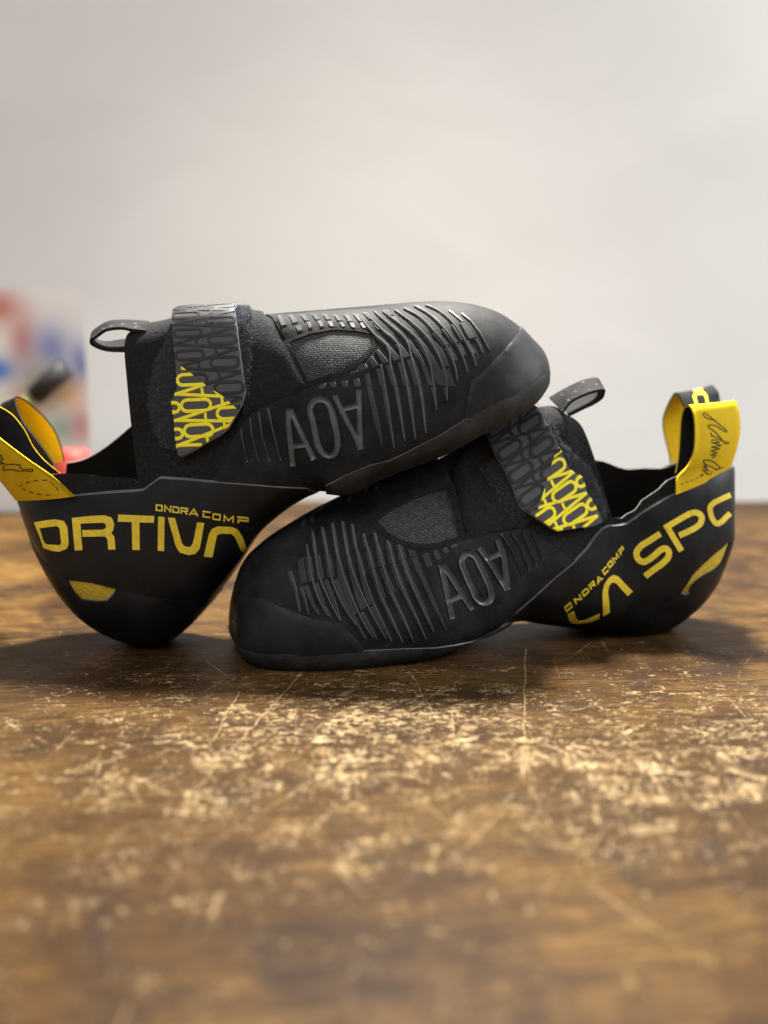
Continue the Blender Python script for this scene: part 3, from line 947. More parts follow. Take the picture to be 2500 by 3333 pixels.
    for lp, cnt, ph_ in D['pile']:
        l = R1.inv(lp, 12)
        p = plate('loop_pile', S, l, ph_, 0.0, M['velcro'], root, soft=.5)
        fuzz('pile_thread', S, l, ph_ - .0004, int(cnt * 1.5), .0011, .00017, M['fuzz'], p)
        fuzz('pale_thread', S, l, ph_ - .0002, cnt // 9, .0016, .00012, M['fuzz_light'], p)
        edge_fray('frayed_thread', S, densify(l, .003), ph_ - .0006, cnt // 8, .0016, M['fuzz'], p, .00014)
    ol = SS.inv(D['strap_outline'], 12)
    if 'strap_extra' in D: ol = D['strap_extra'](S, ol)
    STRAP_YELLOW['poly'] = SS.inv(D['strap_yellow'], 12)
    dl = SS.inv(D['strap_diag'], 12, False)
    glyphs = [(([c_(l) for l in ls]), w_, cl) for ls, w_, cl, c_ in D['strap_glyphs']]
    so_ = D['strap_off']
    zero = Surf.__new__(Surf); zero.__dict__.update(SS.__dict__)
    st = strap_build(SS, ol, glyphs, dl, root, .0, -.0016)
    edge_fray('frayed_thread', SS, ol, -.001, 170, .0014, M['fuzz_light'], st, .00011)
    D['extras'](S, root)
    return S, root

def stadium(c, hl, hh, tilt=-3, n=5):
    cx, cy = c; pts = []
    r = hh; a = math.radians(tilt)
    for k in range(n + 1):
        th = -math.pi/2 + math.pi * k / n; pts.append((hl - r + r*math.cos(th), r*math.sin(th)))
    for k in range(n + 1):
        th = math.pi/2 + math.pi * k / n; pts.append((-hl + r + r*math.cos(th), r*math.sin(th)))
    return [(cx + x*math.cos(a) - y*math.sin(a), cy + x*math.sin(a) + y*math.cos(a)) for x, y in pts]

# the strap pattern, drawn once in the flat coordinates of the top shoe's strap
def strap_pattern(conv, wk, flat=False):
    G = []
    if not flat:
        Lc = [((265,258),170,40), ((285,497),178,47), ((310,785),185,57), ((345,1108),195,68), ((395,1445),195,74), ((430,1775),190,78)]
        Rc = [((705,135),180,24), ((715,320),182,45), ((740,580),185,57), ((770,882),185,67), ((825,1212),190,72), ((860,1545),190,74)]
        zig = [((90,170),(890,92)), ((90,185),(885,192)), ((85,382),(895,198)), ((85,382),(910,410)), ((100,645),(912,418)), ((100,650),(945,692)),
               ((200,930),(942,702)), ((200,960),(985,1005)), ((110,1308),(988,1012)), ((150,1300),(1000,1340)), ((110,1652),(992,1352)),
               ((110,1642),(870,1652)), ((130,1985),(860,1692)), ((140,1972),(470,1960))]
        bars = [((355,130),(360,168)), ((595,190),(590,242)), ((372,325),(382,392)), ((620,405),(635,490)), ((395,580),(410,655)), ((650,700),(660,780)),
                ((425,885),(435,970)), ((690,1010),(705,1105)), ((470,1220),(485,1320)), ((730,1335),(742,1432)), ((515,1550),(525,1650)), ((765,1662),(770,1750)), ((540,1870),(545,1932))]
        smalls = [((100,1475), 62), ((140,1820), 62)]
    else:
        Lc = [((395 + 35*k, 1445 + 330*k), 195, 74) for k in range(-4, 2)]
        Rc = [((820 + 35*k, 1215 + 330*k), 195, 74) for k in range(-3, 3)]
        zig = []; bars = []
        for k in range(-4, 3):
            l = (90 + 35*k, 1310 + 330*k); r0 = (985 + 35*k, 1010 + 330*k); r1 = (1000 + 35*k, 1340 + 330*k)
            zig += [(l, r0), (l, r1)]
            bars += [((470 + 35*k, 1215 + 330*k), (485 + 35*k, 1320 + 330*k)), ((700 + 35*k, 1325 + 330*k), (715 + 35*k, 1430 + 330*k))]
        smalls = [((100, 1475), 62), ((135, 1805), 62)]
    for c, hl, hh in Lc + Rc: G.append(([stadium(c, hl, hh)], wk * 33 * (hh / 74) ** .35, (0,), conv))
    for a, b in zig: G.append(([[a, b]], wk * 30, (), conv))
    for a, b in bars: G.append(([[a, b]], wk * 30, (), conv))
    for c, r in smalls: G.append(([stadium(c, r + 18, r)], wk * 33, (0,), conv))
    return G

# ------------------------------------------------------------------ bottom shoe (toe to the left)
A = {'seed': 3.3, 'plane': ((-.051, .528), (.137, .575)), 'base': (.03, .53, 0), 'collar': 13,
     'label': 'black and yellow climbing shoe standing flat, toe to the left, underneath the other shoe'}
A['stations'] = [
 ((764,2010),(766,2032),.004,'fore'), ((767,1968),(774,2092),.016,'fore'), ((780,1905),(800,2128),.027,'fore'),
 ((808,1835),(860,2158),.034,'fore'), ((873,1768),(950,2170),.039,'fore'), ((960,1708),(1040,2172),.042,'fore'),
 ((1060,1652),(1140,2168),.0435,'fore'), ((1140,1612),(1250,2156),.043,'fore'), ((1250,1565),(1363,2139),.042,'fore'),
 ((1384,1514),(1484,2109),.040,('fore','mid',.3)), ((1530,1440),(1604,2067),.037,('fore','mid',.7)), ((1660,1362),(1700,2030),.034,'mid'),
 ((1770,1325),(1810,2042),.032,'instep'), ((1850,1355),(2080,2080),.031,'instep'),
 ((2010,1445),(2170,2074),.031,'heel'), ((2150,1445),(2250,2030),.031,'heel'), ((2268,1440),(2314,1950),.027,'heel'),
 ((2326,1440),(2348,1856),.020,'heel'), ((2347,1445),(2362,1795),.012,'heel'), ((2354,1450),(2367,1750),.004,'heel')]
A['near_rim'] = C6([(520,1135),(560,1112),(620,1070),(680,1010),(740,955),(800,900),(870,850),(935,805)]) + [(2250,1530),(2320,1512),(2362,1500)]
A['far_rim'] = C6([(330,690),(420,698),(480,745),(545,780),(600,752),(680,738),(800,765),(870,742),(930,715)]) + [(2260,1490),(2330,1490)]
A['toe_edge'] = C4([(1270,95),(1290,130),(1350,420)]) + C5([(80,1670),(300,1610),(480,1580),(660,1565),(760,1620),(880,1720),(1000,1810),(1130,1885)]) + [(1800,1895),(1740,1945),(1670,2006),(1640,2040)]
A['window'] = C4([(850,325),(930,264),(1080,190),(1285,125),(1345,415),(1200,460),(1100,466),(1000,443),(910,392)])
A['vamp'] = C4([(1285,60),(1300,130),(1360,425)]) + C5([(300,1606),(480,1576),(620,1562),(700,1480),(520,1160),(380,880),(250,620),(190,470)])
A['engraved'] = [
 ([Z6([(560,568),(610,800),(675,1100)]), Z6([(585,568),(700,745),(800,905),(872,1008)]), Z6([(632,925),(775,868)])], 18, ()),
 ([Z6(smooth([(765,520),(795,472),(845,458),(895,485),(940,565),(1005,705),(1052,825),(1055,890),(1020,935),(965,940),(915,900),(865,795),(800,650)], 3, True))], 20, (0,)),
 ([Z6([(940,398),(1060,565),(1212,815)]), Z6([(1118,322),(1180,500),(1218,815)]), Z6([(1040,498),(1150,455)])], 18, ()),
 ([Z6([(1155,262),(1260,430),(1320,570),(1360,690)])], (6, 3), ()), ([Z6([(1255,252),(1350,400),(1430,630)])], (7, 3), ()),
 ([Z6([(1365,252),(1420,380),(1500,580)])], (6, 3), ()), ([Z6([(1455,245),(1500,350),(1565,525)])], (5, 2.5), ())]
A['plates'] = [Z5(q) for q in [
 [(225,440),(240,405),(295,382),(335,650),(280,668),(262,645)], [(305,375),(380,365),(415,640),(345,655)], [(410,360),(470,350),(520,615),(440,635)],
 [(520,345),(580,340),(635,595),(550,605)],
 [(640,340),(675,335),(740,560),(825,790),(895,970),(820,1030),(760,860),(690,640),(660,590)],
 [(745,325),(785,325),(850,540),(920,730),(985,890),(982,912),(905,962),(840,780),(790,560)],
 [(850,305),(890,300),(945,480),(965,545),(960,590),(1000,720),(1060,880),(998,905),(935,730),(890,520)],
 [(960,275),(1005,270),(1075,495),(1000,520)], [(1065,250),(1120,240),(1185,465),(1105,490)], [(1175,225),(1230,215),(1295,435),(1215,460)],
 [(1290,238),(1360,255),(1405,400),(1320,420)], [(1415,290),(1490,305),(1525,370),(1440,385)]]]
A['blades'] = [Z5(q) for q in [
 [(1015,530),(1065,510),(1180,810),(1120,845)], [(1125,845),(1162,825),(1250,1030),(1362,1295),(1240,1090)],
 [(1120,500),(1170,485),(1275,745),(1215,780)], [(1225,780),(1260,765),(1380,1020),(1482,1292),(1350,1040)],
 [(1235,475),(1290,455),(1375,675),(1320,710)], [(1335,710),(1375,690),(1500,980),(1612,1255),(1470,990)],
 [(1345,420),(1395,405),(1470,620),(1420,640)]]] + [Z6(q) for q in [
 [(250,735),(280,712),(390,950),(492,1218),(360,970)], [(275,510),(320,490),(375,630),(325,655)], [(335,655),(370,640),(490,910),(615,1225),(470,950)],
 [(375,480),(430,455),(470,570),(425,600)], [(480,440),(520,430),(555,500),(515,525)], [(575,425),(610,403),(640,435),(600,460)], [(650,388),(715,372),(715,390),(675,410)]]]
A['lines'] = [(Z5(l), w_) for l, w_ in [
 ([(320,690),(400,900),(460,1000)], (13, 3)), ([(425,660),(520,920),(590,1030)], (13, 3)), ([(535,630),(620,850),(690,1060)], (13, 3)),
 ([(645,620),(740,880),(840,1040),(960,1260)], (13, 4)), ([(920,985),(1000,1120),(1080,1260)], (11, 4)), ([(1035,915),(1140,1110),(1235,1280)], (13, 6)),
 ([(145,530),(200,700),(255,970)], (11, 3)), ([(265,700),(300,800),(350,1000)], (10, 3)),
 ([(385,90),(420,330)], (9, 9)), ([(495,60),(545,330)], (9, 9)), ([(605,20),(655,330)], (9, 9)), ([(712,0),(768,320)], (9, 9)),
 ([(815,30),(855,290)], (9, 9)), ([(940,130),(962,270)], (8, 8)), ([(1060,120),(1078,240)], (8, 8))]]
A['ridges'] = [Z5(l) for l in [
 [(330,250),(350,380),(390,620),(470,860),(560,1010)], [(395,110),(425,340),(472,610),(540,770),(625,950),(690,1060)], [(495,60),(548,340),(592,590),(665,785),(760,965),(860,1110)],
 [(605,20),(655,340),(742,640),(835,865),(960,1120),(1040,1240)], [(712,0),(765,325),(852,625),(952,845),(1080,1080),(1180,1255)], [(815,30),(868,305),(952,605),(1045,865),(1150,1090),(1240,1280)],
 [(940,130),(982,275),(1042,510),(1142,835),(1250,1060),(1360,1295)], [(1060,120),(1092,245),(1152,480),(1242,772),(1370,1040),(1480,1290)], [(1195,200),(1205,225),(1262,450),(1352,702),(1490,990),(1610,1255)],
 [(1320,245),(1360,400),(1440,630),(1560,900),(1690,1180)]]]
A['ridge_px'] = [Z8(l) for l in [[(862,1455),(885,1378)],[(948,1410),(968,1328)],[(1035,1320),(1062,1248)],[(1122,1262),(1147,1196)],[(1212,1232),(1237,1160)],[(1302,1210),(1322,1146)],[(1387,1150),(1407,1100)],[(1470,1120),(1492,1075)],[(1560,1105),(1590,1062)]]]
A['sole_line'] = [(757,2085),(790,2110)] + Z5([(-200,1405),(-50,1412),(100,1402),(250,1425),(400,1422),(600,1408),(900,1385),(1300,1368)]) + Z6([(500,1382),(700,1350),(900,1308),(1050,1262),(1150,1215),(1230,1150),(1290,1085)])
A['cap_line'] = [(760,1930),(800,1935)] + Z5([(-150,830),(30,905),(200,975),(400,1045),(600,1080),(700,1112),(800,1205),(880,1290),(920,1330),(960,1400)])
A['heel_top'] = [(2368,1530)] + C6([(1320,770),(1200,830),(1080,885),(950,945),(880,975),(760,1045),(640,1125),(575,1172),(520,1187),(430,1195),(380,1215),(330,1270),(260,1370),(160,1475),(80,1540),(0,1605)]) + [(1740,1945),(1668,2006)]
A['heel_low'] = C6([(1318,1290),(1270,1345),(1200,1400),(1120,1470),(1050,1545),(1000,1625),(958,1692),(935,1722)])
A['cup_top'] = C6([(1326,1345),(1305,1410),(1280,1465),(1230,1516),(1158,1556),(1092,1598),(1052,1640),(1032,1708),(1000,1716),(930,1735),(840,1800),(740,1890),(640,1960),(560,2000)])
A['insert'] = C6([(1312,1308),(1270,1352),(1200,1410),(1120,1482),(1050,1555),(1002,1632),(960,1694),(1000,1704),(1030,1702),(1050,1632),(1090,1592),(1156,1552),(1228,1512),(1278,1460),(1303,1405),(1320,1342)])

def letters_A(H, par):
    m = M['letter']; hi, lo = .00035, -.0003
    letter_poly(H, Z1([(130,1243),(190,1215),(210,1285),(235,1305),(285,1300),(420,1240),(413,1280),(340,1310),(230,1325),(170,1318),(150,1300)]), hi, lo, m, par)
    letter_poly(H, Z1([(452,1258),(446,1130),(445,1040),(460,975),(500,915),(545,887),(590,905),(640,960),(718,1035),(672,1078),(600,1000),(565,962),(530,955),(505,985),(492,1040),(505,1130),(510,1225)]), hi, lo, m, par)
    letter_stroke(H, [Z1(smooth([(965,517),(870,578),(785,635),(750,690),(765,745),(810,772),(865,748),(920,705),(970,662),(1010,648),(1042,680),(1035,730),(995,775),(910,838),(828,900)], 3))], 20, hi, lo, m, par)
    letter_stroke(H, [Z1([(1022,452),(1088,560),(1155,672)]), Z1([(1003,468),(1110,405),(1190,358),(1240,332)]), Z1(smooth([(1240,332),(1295,328),(1335,362),(1325,425),(1285,460),(1210,500),(1135,535)], 3))], 19, hi, lo, m, par)
    letter_stroke(H, [Z1(smooth([(1596,168),(1552,188),(1500,212),(1440,245),(1412,280),(1415,325),(1440,395),(1472,428),(1515,410),(1556,368),(1592,335)], 3))], 17, hi, lo, m, par)
    it = []
    cs = [('O',(105,1200)),('N',(193,1128)),('D',(262,1062)),('R',(325,1000)),('A',(390,948)),('C',(447,868)),('O',(492,810)),('M',(540,755)),('P',(594,690))]
    wid = [88, 80, 76, 72, 70, 62, 62, 68, 64]
    for k, (ch, o) in enumerate(cs):
        f = k / 8; ang = math.radians(-40 - 12 * f); L = wid[k] * .95
        ux = (L*math.cos(ang), L*math.sin(ang)); uy = (20 + 6*f, 44 - 4*f)
        o2 = (o[0] - uy[0]*.4, o[1] - uy[1]*.4)
        it.append((ch, o2, ux, uy))
    small_text(H, it, Z1, 4.6, hi, lo, m, par)
A['letters'] = letters_A
A['strap_off'] = lambda u, v: .0046 + 0*u
affA = lambda pts: C5([(-.533*x + .384*y + 670.6, .4126*x + .632*y + 133.8) for x, y in pts])
A['strap_outline'] = C5([(690,335),(760,385),(800,450),(890,600),(960,750),(1040,920),(1080,1000),(1190,1060),(1240,1200),(1300,1310),(1370,1430),(1390,1500),(1300,1545),(1180,1555),(950,1590),(880,1550),(740,1450),(640,1385),(590,1340),(520,1160),(450,1000),(370,880),(310,760),(230,590),(250,470),(400,370),(600,310)])
A['strap_diag'] = C5([(1010,790),(920,850),(870,1010),(820,1180),(760,1370),(720,1460)])
A['strap_yellow'] = C5([(1010,780),(920,850),(870,1010),(820,1180),(760,1370),(720,1470),(950,1640),(1200,1620),(1440,1540),(1400,1400),(1260,1150),(1180,1000),(1090,900)])
A['strap_glyphs'] = strap_pattern(affA, .27, True)
A['pile'] = [(C5([(180,990),(330,870),(390,870),(530,1150),(605,1330),(650,1390),(600,1480),(490,1480),(340,1240)]), 900, .0022),
             (C5([(760,380),(830,450),(910,560),(980,720),(1090,830),(1260,980),(1350,1160),(1430,1380),(1400,1500),(1330,1490),(1190,1160),(1060,1000),(930,750),(840,540)]), 1400, .0030)]

def extras_A(S, root):
    # heel pull loops
    e1 = [(*p, y) for p, y in zip(Z7([(412,1575),(430,1350),(560,1200),(648,1020),(672,800),(660,540),(612,402),(560,378),(512,440),(482,600),(468,850),(450,1060),(408,1290)]), [.5565,.556,.5555,.555,.555,.5555,.557,.5605,.564,.5665,.568,.5685,.568])]
    e2 = [(*p, y) for p, y in zip(Z7([(1112,1262),(1185,1100),(1248,880),(1276,660),(1262,480),(1238,370),(1215,322),(1180,318),(1130,350),(1090,470),(1070,700),(1040,900),(1000,1150)]), [.582,.582,.582,.582,.582,.5825,.584,.587,.590,.592,.593,.593,.592])]
    R = ribbon_surf(e1, e2, bow=.002, dA=-.0105, dB=-.0185)
    mid = R.N[8, 5]; sign = 1 if mid[1] < 0 else -1
    o = ribbon('pull_loop', R, sign, M['yellow_ribbon'], M['black_ribbon'], root, edge_mat=M['yellow_ribbon'])
    o['label'] = 'yellow heel pull loop with black signature'
    R2 = Surf(R.P + R.N * sign * .0005, False, flip=(sign < 0))
    sig = [[(785,500),(782,480),(805,470),(880,525),(950,585),(1050,665),(1102,712),(1098,732),(1060,716),(960,645),(890,632),(852,640),(858,668),(920,712),(980,760),(1050,850)],
           [(785,495),(805,528),(870,555),(955,575)], [(890,740),(905,790),(960,795),(1040,850),(1138,885)], [(1062,892),(1135,872)],
           [(890,842),(960,832),(1000,872),(905,872),(1030,912),(895,932),(1010,955),(890,985),(975,1012),(882,1040),(960,1045),(905,1082)],
           [(785,1112),(850,1102),(920,1130),(1000,1190),(1012,1228),(955,1228),(880,1190),(805,1160),(788,1125)], [(805,1160),(832,1208),(792,1202),(862,1252),(772,1242),(840,1290),(898,1300)], [(740,1322),(785,1292)]]
    def flatstroke(RS, lines, wd, name, mat, par):
        polys = []
        for l in lines:
            for p in stroke_polys(l, wd): polys.append(RS.inv(p, 8))
        vs, fs = cdt(polys, 0, union_test(polys)); return solid(name, RS, vs, fs, .00012, -.0002, mat, par, soft=0)
    for l in sig: flatstroke(R2, [Z7(l)], 3.0, 'signature_stroke', M['ink'], o)
    for k in range(9):
        a = (480 + k*68, 1440 - k*28); flatstroke(R2, [Z7([a, (a[0] + 34, a[1] - 14)])], 2.2, 'stitch', M['ink'], o)
    # far loop, black outside and yellow inside
    f1 = [(*p, y) for p, y in zip(Z7([(560,1180),(560,900),(555,600),(530,410),(500,320),(450,238),(400,212),(340,300),(265,470),(241,620),(265,790),(308,960),(330,1060),(335,1150)]), [.592,.590,.589,.589,.590,.593,.598,.604,.609,.611,.612,.612,.611,.609])]
    f2 = [(*p, y) for p, y in zip(Z7([(1120,1150),(1130,900),(1130,600),(1060,420),(1005,300),(985,200),(930,130),(880,108),(800,200),(760,400),(760,600),(790,800),(800,950),(800,1100)]), [.604,.604,.604,.604,.605,.607,.611,.615,.620,.623,.624,.624,.623,.621])]
    Rf = ribbon_surf(f1, f2); s2 = 1 if Rf.N[20, 5][1] < 0 else -1
    o2 = ribbon('pull_loop', Rf, s2, M['black_ribbon'], M['yellow_ribbon'], root, edge_mat=M['black_ribbon'])
    o2['label'] = 'black heel pull loop with yellow lettering'
    R3 = Surf(Rf.P + Rf.N * s2 * .0005, False, flip=(s2 < 0))
    flatstroke(R3, [Z7([(690,350),(662,245),(690,212),(780,203),(822,245),(842,350)])], 9, 'printed_letter', M['strap_print'], o2)
    flatstroke(R3, [Z7([(650,168),(700,172),(772,152)])], 7, 'printed_letter', M['strap_print'], o2)
    # webbing loop on the tongue
    g1 = [(*p, y) for p, y in zip(C5([(1000,430),(1090,320),(1250,245),(1360,215),(1402,212),(1404,235),(1380,290),(1300,345),(1200,390),(1060,460)]), [.548,.548,.548,.549,.551,.554,.556,.556,.556,.556])]
    g2 = [(*p, y) for p, y in zip(C5([(870,290),(1030,200),(1180,130),(1300,98),(1345,108),(1352,135),(1330,190),(1260,250),(1160,300),(1000,380)]), [.562,.562,.562,.563,.565,.568,.570,.570,.570,.570])]
    Rt = ribbon_surf(g1, g2, 60, 6); s3 = 1 if Rt.N[6, 3][2] > 0 else -1
    o3 = ribbon('tongue_loop', Rt, s3, M['webbing'], M['black_ribbon'], root, th=.0014, edge_mat=M['black_ribbon'])
    R4 = Surf(Rt.P + Rt.N * s3 * .0007, False, flip=(s3 < 0))
    for x, y in [(925,360),(990,255),(1060,320),(1125,225),(1200,135),(1260,205),(1330,155)]:
        flatstroke(R4, [C5([(x-14, y+5), (x+14, y-5)])], 2.0, 'stitch', M['thread'], o3)
A['extras'] = extras_A

# ------------------------------------------------------------------ top shoe (toe to the right)
B = {'seed': 11.7, 'plane': ((-.122, .543), (.08, .536)), 'base': (-.12, .54, 0), 'collar': 13,
     'label': 'black and yellow climbing shoe on top, tilted on its heel, toe to the right'}
B['stations'] = [
 ((1783,1222),(1781,1250),.004,'fore'), ((1770,1165),(1745,1296),.018,'fore'), ((1718,1102),(1660,1354),.029,'fore'),
 ((1652,1042),(1573,1400),.035,'fore'), ((1560,1003),(1453,1461),.040,'fore'), ((1453,991),(1332,1509),.0425,'fore'),
 ((1330,994),(1212,1557),.043,'fore'), ((1212,1012),(1133,1597),.042,'fore'), ((1050,1020),(1035,1600),.040,('fore','mid',.3)),
 ((900,1030),(940,1645),.037,('fore','mid',.7)), ((780,1018),(820,1745),.035,'instep'), ((650,1012),(738,1862),.033,'instep'), ((535,1040),(632,1998),.032,'instep'),
 ((425,1085),(530,2092),.031,'instep'),
 ((320,1380),(420,2112),.031,'heel'), ((220,1450),(310,2066),.029,'heel'), ((130,1490),(215,1968),.024,'heel'),
 ((80,1520),(165,1870),.017,'heel'), ((55,1545),(130,1760),.010,'heel'), ((45,1560),(95,1680),.003,'heel')]
B['near_rim'] = [(52,1590),(110,1560)] + C3([(350,625),(500,632),(600,640),(720,655),(850,672)])
B['far_rim'] = [(80,1500),(150,1500)] + C3([(360,570),(400,563),(500,545),(600,490),(700,410),(800,335)])
B['toe_edge'] = C2([(30,185),(60,215),(140,350),(245,600)]) + C1([(1480,780),(1300,850),(1200,900),(1130,970),(1070,1060),(1010,1180),(960,1280),(925,1390)]) + [(853,1580),(1002,1592),(1040,1612)]
B['window'] = C2([(130,350),(250,303),(400,277),(530,284),(615,300),(632,340),(612,380),(560,437),(500,485),(400,535),(245,588)])
B['vamp'] = C1([(1120,185),(1230,205),(1320,330),(1440,520),(1555,745),(1480,785),(1300,852),(1200,900),(1140,950),(1100,900),(1100,500),(1060,200)])
B['engraved'] = [
 ([Z8([(722,300),(722,450),(745,660),(765,868)]), Z8([(735,298),(800,440),(890,630),(972,805)]), Z8([(750,675),(905,652)])], 18, ()),
 ([Z8(smooth([(938,290),(970,235),(1030,212),(1090,232),(1140,310),(1175,440),(1205,620),(1200,695),(1165,752),(1115,766),(1065,742),(1025,685),(992,575),(962,420)], 3, True))], 20, (0,)),
 ([Z8([(1175,172),(1290,405),(1400,610),(1428,705)]), Z8([(1412,118),(1420,400),(1430,705)]), Z8([(1262,305),(1420,270)])], 18, ()),
 ([Z8([(258,470),(262,580),(320,830)])], (7, 3), ()), ([Z8([(345,390),(360,560),(430,822)])], (7, 3), ()),
 ([Z8([(430,335),(460,560),(537,818)])], (8, 3), ()), ([Z8([(520,295),(560,480),(645,812)])], (9, 3), ())]
B['plates'] = [Z4(q) for q in [
 [(735,275),(790,275),(850,330),(903,405),(890,425),(830,440)], [(650,300),(700,280),(815,440),(755,460)], [(560,345),(610,320),(745,465),(670,485)], [(470,380),(520,360),(655,490),(580,510)],
 [(385,410),(435,395),(500,455),(568,520),(605,600),(642,695),(585,718),(540,610),(470,510)],
 [(295,435),(345,415),(420,500),(490,610),(560,735),(640,720),(705,905),(560,898),(500,850),(460,740),(400,600)],
 [(205,460),(250,440),(340,550),(400,660),(450,780),(500,895),(440,895),(390,760),(345,640),(300,600)],
 [(105,490),(160,480),(275,605),(190,630)], [(15,520),(60,500),(180,635),(95,660)]]] + [Z3(q) for q in [
 [(1225,600),(1270,585),(1400,735),(1315,755)], [(1160,690),(1200,655),(1290,770),(1200,795)], [(1075,790),(1130,740),(1165,800),(1085,828)], [(965,832),(1045,812),(1055,838),(970,866)],
 [(165,235),(215,225),(290,330),(215,345)], [(285,225),(350,220),(410,300),(340,320)], [(405,217),(480,217),(530,285),(465,290)], [(525,207),(600,212),(645,275),(585,280)],
 [(650,208),(720,216),(765,275),(700,280)], [(770,216),(830,222),(890,290),(820,290)], [(880,217),(950,222),(1000,295),(935,300)], [(980,213),(1050,217),(1110,300),(1050,295)],
 [(1085,195),(1150,198),(1215,280),(1155,270)], [(1195,177),(1250,178),(1325,260),(1270,255)], [(1315,170),(1380,168),(1435,225),(1385,230)]]] + [Z4(q) for q in [
 [(105,152),(145,147),(245,245),(215,245)], [(195,137),(245,137),(330,190),(310,210)], [(295,112),(345,107),(435,165),(400,180)], [(410,103),(452,103),(515,140),(480,142)]]]
B['blades'] = [Z4(q) for q in [
 [(20,690),(75,688),(135,890),(80,890)], [(100,900),(135,898),(175,1150),(205,1430),(150,1180)], [(135,660),(185,650),(255,890),(195,890)], [(220,905),(255,903),(285,1120),(310,1420),(265,1180)],
 [(225,640),(290,620),(335,740),(370,890),(305,890),(270,760)], [(340,905),(370,900),(398,1100),(412,1350),(385,1150)], [(465,908),(487,908),(515,1130)], [(580,910),(600,910),(618,1060)],
 [(600,520),(650,500),(725,640),(670,650)], [(700,490),(750,470),(810,590),(765,600)], [(790,460),(830,450),(900,570),(860,585)]]] + [Z3(q) for q in [
 [(1245,800),(1285,795),(1345,990),(1290,985)], [(1305,992),(1345,992),(1390,1300),(1437,1650),(1360,1320)], [(1125,860),(1165,850),(1195,980),(1145,985)], [(1147,990),(1187,988),(1270,1330),(1318,1659),(1220,1350)],
 [(1000,910),(1055,905),(1075,980),(1010,985)], [(880,932),(925,930),(940,990),(885,990)], [(750,952),(800,942),(810,995),(760,1000)], [(625,992),(700,955),(690,1005),(630,1018)],
 [(370,345),(425,335),(450,385),(400,395)], [(490,297),(530,292),(555,355),(515,362)], [(605,287),(650,282),(680,342),(640,348)], [(715,288),(765,287),(790,342),(745,343)],
 [(840,297),(880,297),(910,345),(875,348)], [(955,303),(1000,302),(1020,355),(980,357)], [(1065,307),(1105,303),(1150,357),(1100,362)], [(1185,288),(1220,287),(1305,360),(1260,375)],
 [(1305,268),(1340,267),(1405,330),(1370,340)], [(1410,238),(1445,238),(1505,300),(1465,310)]]]
B['lines'] = [(Z4(l), w_) for l, w_ in [
 ([(245,250),(330,325),(410,397)], (7, 4)), ([(330,203),(420,285),(497,362)], (7, 5)), ([(425,182),(505,240),(582,322)], (7, 6)), ([(518,150),(600,208),(682,285)], (6, 6)),
 ([(160,290),(240,348),(318,422)], (7, 5)), ([(75,310),(160,378),(222,447)], (8, 5)), ([(0,360),(60,400),(127,470)], (8, 5)), ([(640,158),(700,205),(772,265)], (5, 4)),
 ([(760,185),(850,255),(950,385),(1040,545)], (5, 4)), ([(905,435),(940,500),(970,570)], (6, 4)), ([(-70,410),(-20,450),(50,510)], (8, 5))]]
B['ridges'] = [Z4(l) for l in [
 [(410,106),(520,152),(684,288),(795,455),(870,590),(905,700)], [(298,115),(428,185),(584,324),(705,480),(785,640),(822,760)], [(198,140),(332,206),(499,364),(615,510),(690,680),(722,850)],
 [(108,156),(247,252),(412,399),(525,570),(595,760),(620,1040)], [(-8,170),(162,292),(320,424),(430,610),(485,860),(515,1130)], [(-83,182),(77,312),(224,449),(275,640),(345,895),(412,1350)],
 [(-168,192),(2,362),(129,472),(178,645),(230,895),(310,1415)], [(-256,202),(-68,412),(42,512),(65,690),(112,895),(205,1430)], [(-30,690),(10,890),(100,1500)]]]
B['sole_line'] = Z4([(1598,715),(1560,760),(1430,860),(1280,970),(1050,1070),(850,1180),(700,1280),(560,1370),(400,1450),(200,1555),(50,1625)]) + [(1200,1515),(1130,1545),(1060,1580)]
B['cap_line'] = [(1690,1085)] + Z4([(1312,380),(1290,412),(1200,520),(1050,680),(950,780),(850,845),(835,930),(818,1025),(800,1130),(790,1220)])
B['heel_top'] = [(60,1634)] + C3([(100,787),(250,778),(450,765),(700,745),(800,740),(860,733),(905,700),(960,660),(1100,668),(1230,680),(1450,695),(1659,712)]) + [(1000,1590),(1036,1614)]
B['heel_low'] = C3([(395,1240),(410,1258),(550,1274),(703,1312),(740,1325)])
B['cup_top'] = C3([(330,1215),(395,1252),(422,1292),(446,1337),(492,1382),(580,1394),(645,1392),(690,1347),(715,1322),(800,1342),(900,1368),(1050,1390),(1200,1388),(1330,1335),(1420,1240)])
B['insert'] = C3([(412,1260),(550,1276),(702,1313),(688,1346),(645,1389),(580,1391),(492,1379),(447,1335),(422,1290)])

